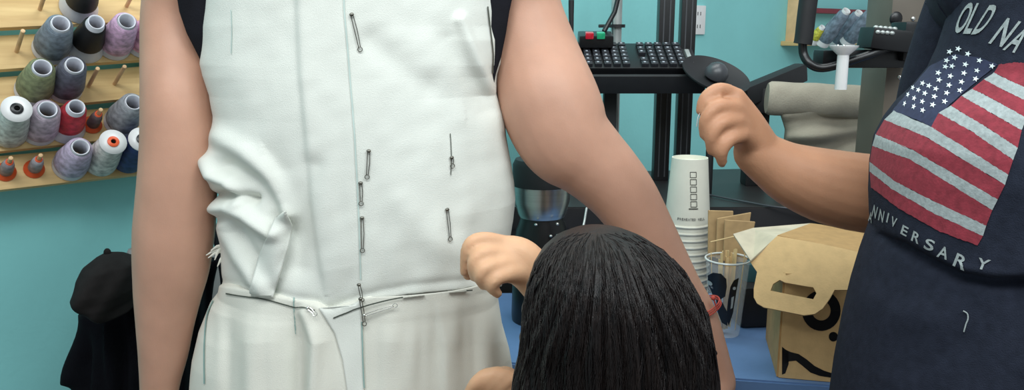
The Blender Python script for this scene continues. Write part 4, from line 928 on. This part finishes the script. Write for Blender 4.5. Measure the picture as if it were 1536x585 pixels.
fr = [(158, 1168, 1400, .03), (175, 1172, 1400, .045), (195, 1178, 1400, .05), (215, 1176, 1400, .055), (236, 1172, 1400, .06), (262, 1165, 1400, .065), (291, 1162, 1400, .065)]
V = shell(fr, 1.82, None, 60, 200, lambda X, Y: .010*np.sin(Y/6+X/50)+.008*np.sin(Y/11-X/33+1)+.004*np.sin(X/12), .8)
link('loose_folds', grid_mesh(V, cap=(True, True)), M_canvas, roll)
bm = bmesh.new(); c1, c2 = P(1112, 146, 1.90), P(1202, 108, 2.06); d_ = (c2-c1); box(bm, (c1+c2)/2, (.035, .045, d_.length), d_.to_track_quat('Z', 'Y').to_matrix(), .004)
box(bm, P(1140, 150, 1.95), (.09, .05, .06), None, .008); box(bm, Vector((P(1140, 150, 1.95).x, 1.97, (P(1140, 150, 1.95).z+DZ)/2)), (.05, .05, P(1140, 150, 1.95).z-DZ), None, .004)
tag(mk('frame_arm', bm, M_blackm), 'black angled frame arm between the round dish and the fabric roll', 'frame arm')

my = 1.47; mx0, mx1 = P(1342, 110, my).x, P(1440, 110, my).x
mz0, mz1 = TZ+.001, P(1380, -60, my).z
mach = root('sewing_machine', ((mx0+mx1)/2, my+.06, TZ), 'grey-brown sewing machine head with a black handle, behind the shoulder of the flag T-shirt', 'sewing machine')
bm = bmesh.new(); box(bm, ((mx0+mx1)/2, my+.06+.03, (mz0+mz1)/2), (mx1-mx0, .11, mz1-mz0), None, .012); mk('column', bm, M_machine, mach)
bm = bmesh.new(); fy = my+.036
for x, y, r_ in ((1374, 45, .008), (1344, 28, .012), (1353, 118, .004)): ball(bm, P(x, y, fy), r_, (1, .4, 1.1), 16)
mk('openings', bm, M_black, mach)
bm = bmesh.new()
for x, y in ((1370, 28), (1364, 70), (1350, 116), (1371, 92)): ball(bm, P(x, y, fy-.002), .0042, (1, .5, 1), 12)
mk('screw', bm, M_pinwhite, mach)
bm = bmesh.new(); a, b = P(1226, 88, my), P(1372, 88, my); box(bm, (a+b)/2, ((b-a).length, .05, R(26, my)), None, .006); mk('lower_arm', bm, M_black, mach)
bm = bmesh.new(); c_ = P(1331, 60, my-.03); box(bm, c_, (R(66, my), .06, R(30, my)), Matrix.Rotation(.12, 3, 'Y'), .005); box(bm, P(1358, 62, my-.01), (R(26, my), .06, R(56, my)), None, .006); mk('control_box', bm, M_black, mach)
for i in range(9):
    bm = bmesh.new(); ball(bm, P(1314 + (i % 5)*7 + (i//5)*3, 41 + (i//5)*7 + (i % 5)*.6, my-.055 + (i//5)*-.005), .0045, (1, 1, .8), 12); mk('knob', bm, M_aluminium, mach)
bm = bmesh.new(); a, r_ = smoothpts([P(1216, -25, my-.02), P(1210, 20, my-.02), P(1206, 55, my-.02), P(1204, 66, my-.02)], 0, 6); tube(bm, a, R(13, my), 24); tag(mk('foam_grip', bm, M_blackm, mach))
bm = bmesh.new(); a, _ = smoothpts([P(1204, 60, my-.02), P(1205, 80, my-.02), P(1214, 95, my-.03), P(1232, 102, my-.035), P(1262, 96, my-.045), P(1305, 82, my-.05), P(1340, 68, my-.04)], 0, 8); tube(bm, a, R(6.2, my), 16); mk('handle_bar', bm, M_black, mach)
wg = P(1265, 82, my-.055)
bm = bmesh.new(); lathe(bm, [(R(5, my), -.004), (R(19, my), .012), (R(20, my), .0155), (R(17, my), .0155), (R(4, my), .002)], 36, Matrix.Translation(wg)); lathe(bm, [(R(8, my), 0), (R(8.5, my), -.06), (0, -.06)], 24, Matrix.Translation(wg)); mk('thread_funnel', bm, M_white_plastic, mach)
bm = bmesh.new()
for dx in (-5, 4): tube(bm, [P(1262+dx, 78, my-.055), P(1262+dx, 70, my-.055)], .0018, 8); ball(bm, P(1262+dx, 69, my-.055), .0028, seg=10)
mk('funnel_pin', bm, M_pinwhite, mach)

# ------------------------------------------------ far wall rack with grey cones
fa, fb = wallpt(1188, 64, .05), wallpt(1330, 64, .05); fk = root('wall_rack', (fa+fb)/2, 'small wooden thread rack on the wall behind the machine handle', 'rack')
bm = bmesh.new(); box(bm, (fa+fb)/2, ((fb-fa).length, .10, .018), Matrix((WD, WN, UP)).transposed(), .003); mk('ledge', bm, M_wood, fk)
bm = bmesh.new(); a, b = wallpt(1194, 68, .03), wallpt(1195, -10, .03); box(bm, (a+b)/2, (.045, .06, (b-a).length), Matrix((WD, WN, UP)).transposed(), .003); mk('upright', bm, M_dowel, fk)
bm = bmesh.new(); a, b = wallpt(1215, 18, .03), wallpt(1330, 18, .03); box(bm, (a+b)/2, ((b-a).length, .05, .02), Matrix((WD, WN, UP)).transposed(), .003); mk('upper_ledge', bm, mat('dark_red_rail', (120, 34, 48), .5), fk)
Y3 = 3.05
ad = (P(1272, 26, Y3-.09) - P(1240, 66, Y3)).normalized(); x_ = ad.orthogonal().normalized(); FR = Matrix((x_, ad.cross(x_), ad)).transposed()
for i, (x, y, lb) in enumerate(((1232, 64, 'leftmost of the grey-blue thread cones behind the machine handle'), (1251, 66, 'second grey-blue thread cone from the left above the white funnel'), (1270, 64, 'third grey-blue thread cone from the left above the white funnel'), (1288, 60, 'rightmost grey-blue thread cone, beside the black control box'))):
    o = spool(P(x, y, Y3 + (i % 2)*.05), None, 'fat', lb, M_white_plastic, FR, 1.25, group='grey cones on the far rack', thread=M_greythread); o.scale = (.95, .95, 1.5)
spool(P(1217, 62, Y3), None, 'cone', 'small yellow-green thread cone beside the black foam grip', M_white_plastic, FR, .7, group='grey cones on the far rack', thread=M_yellow)
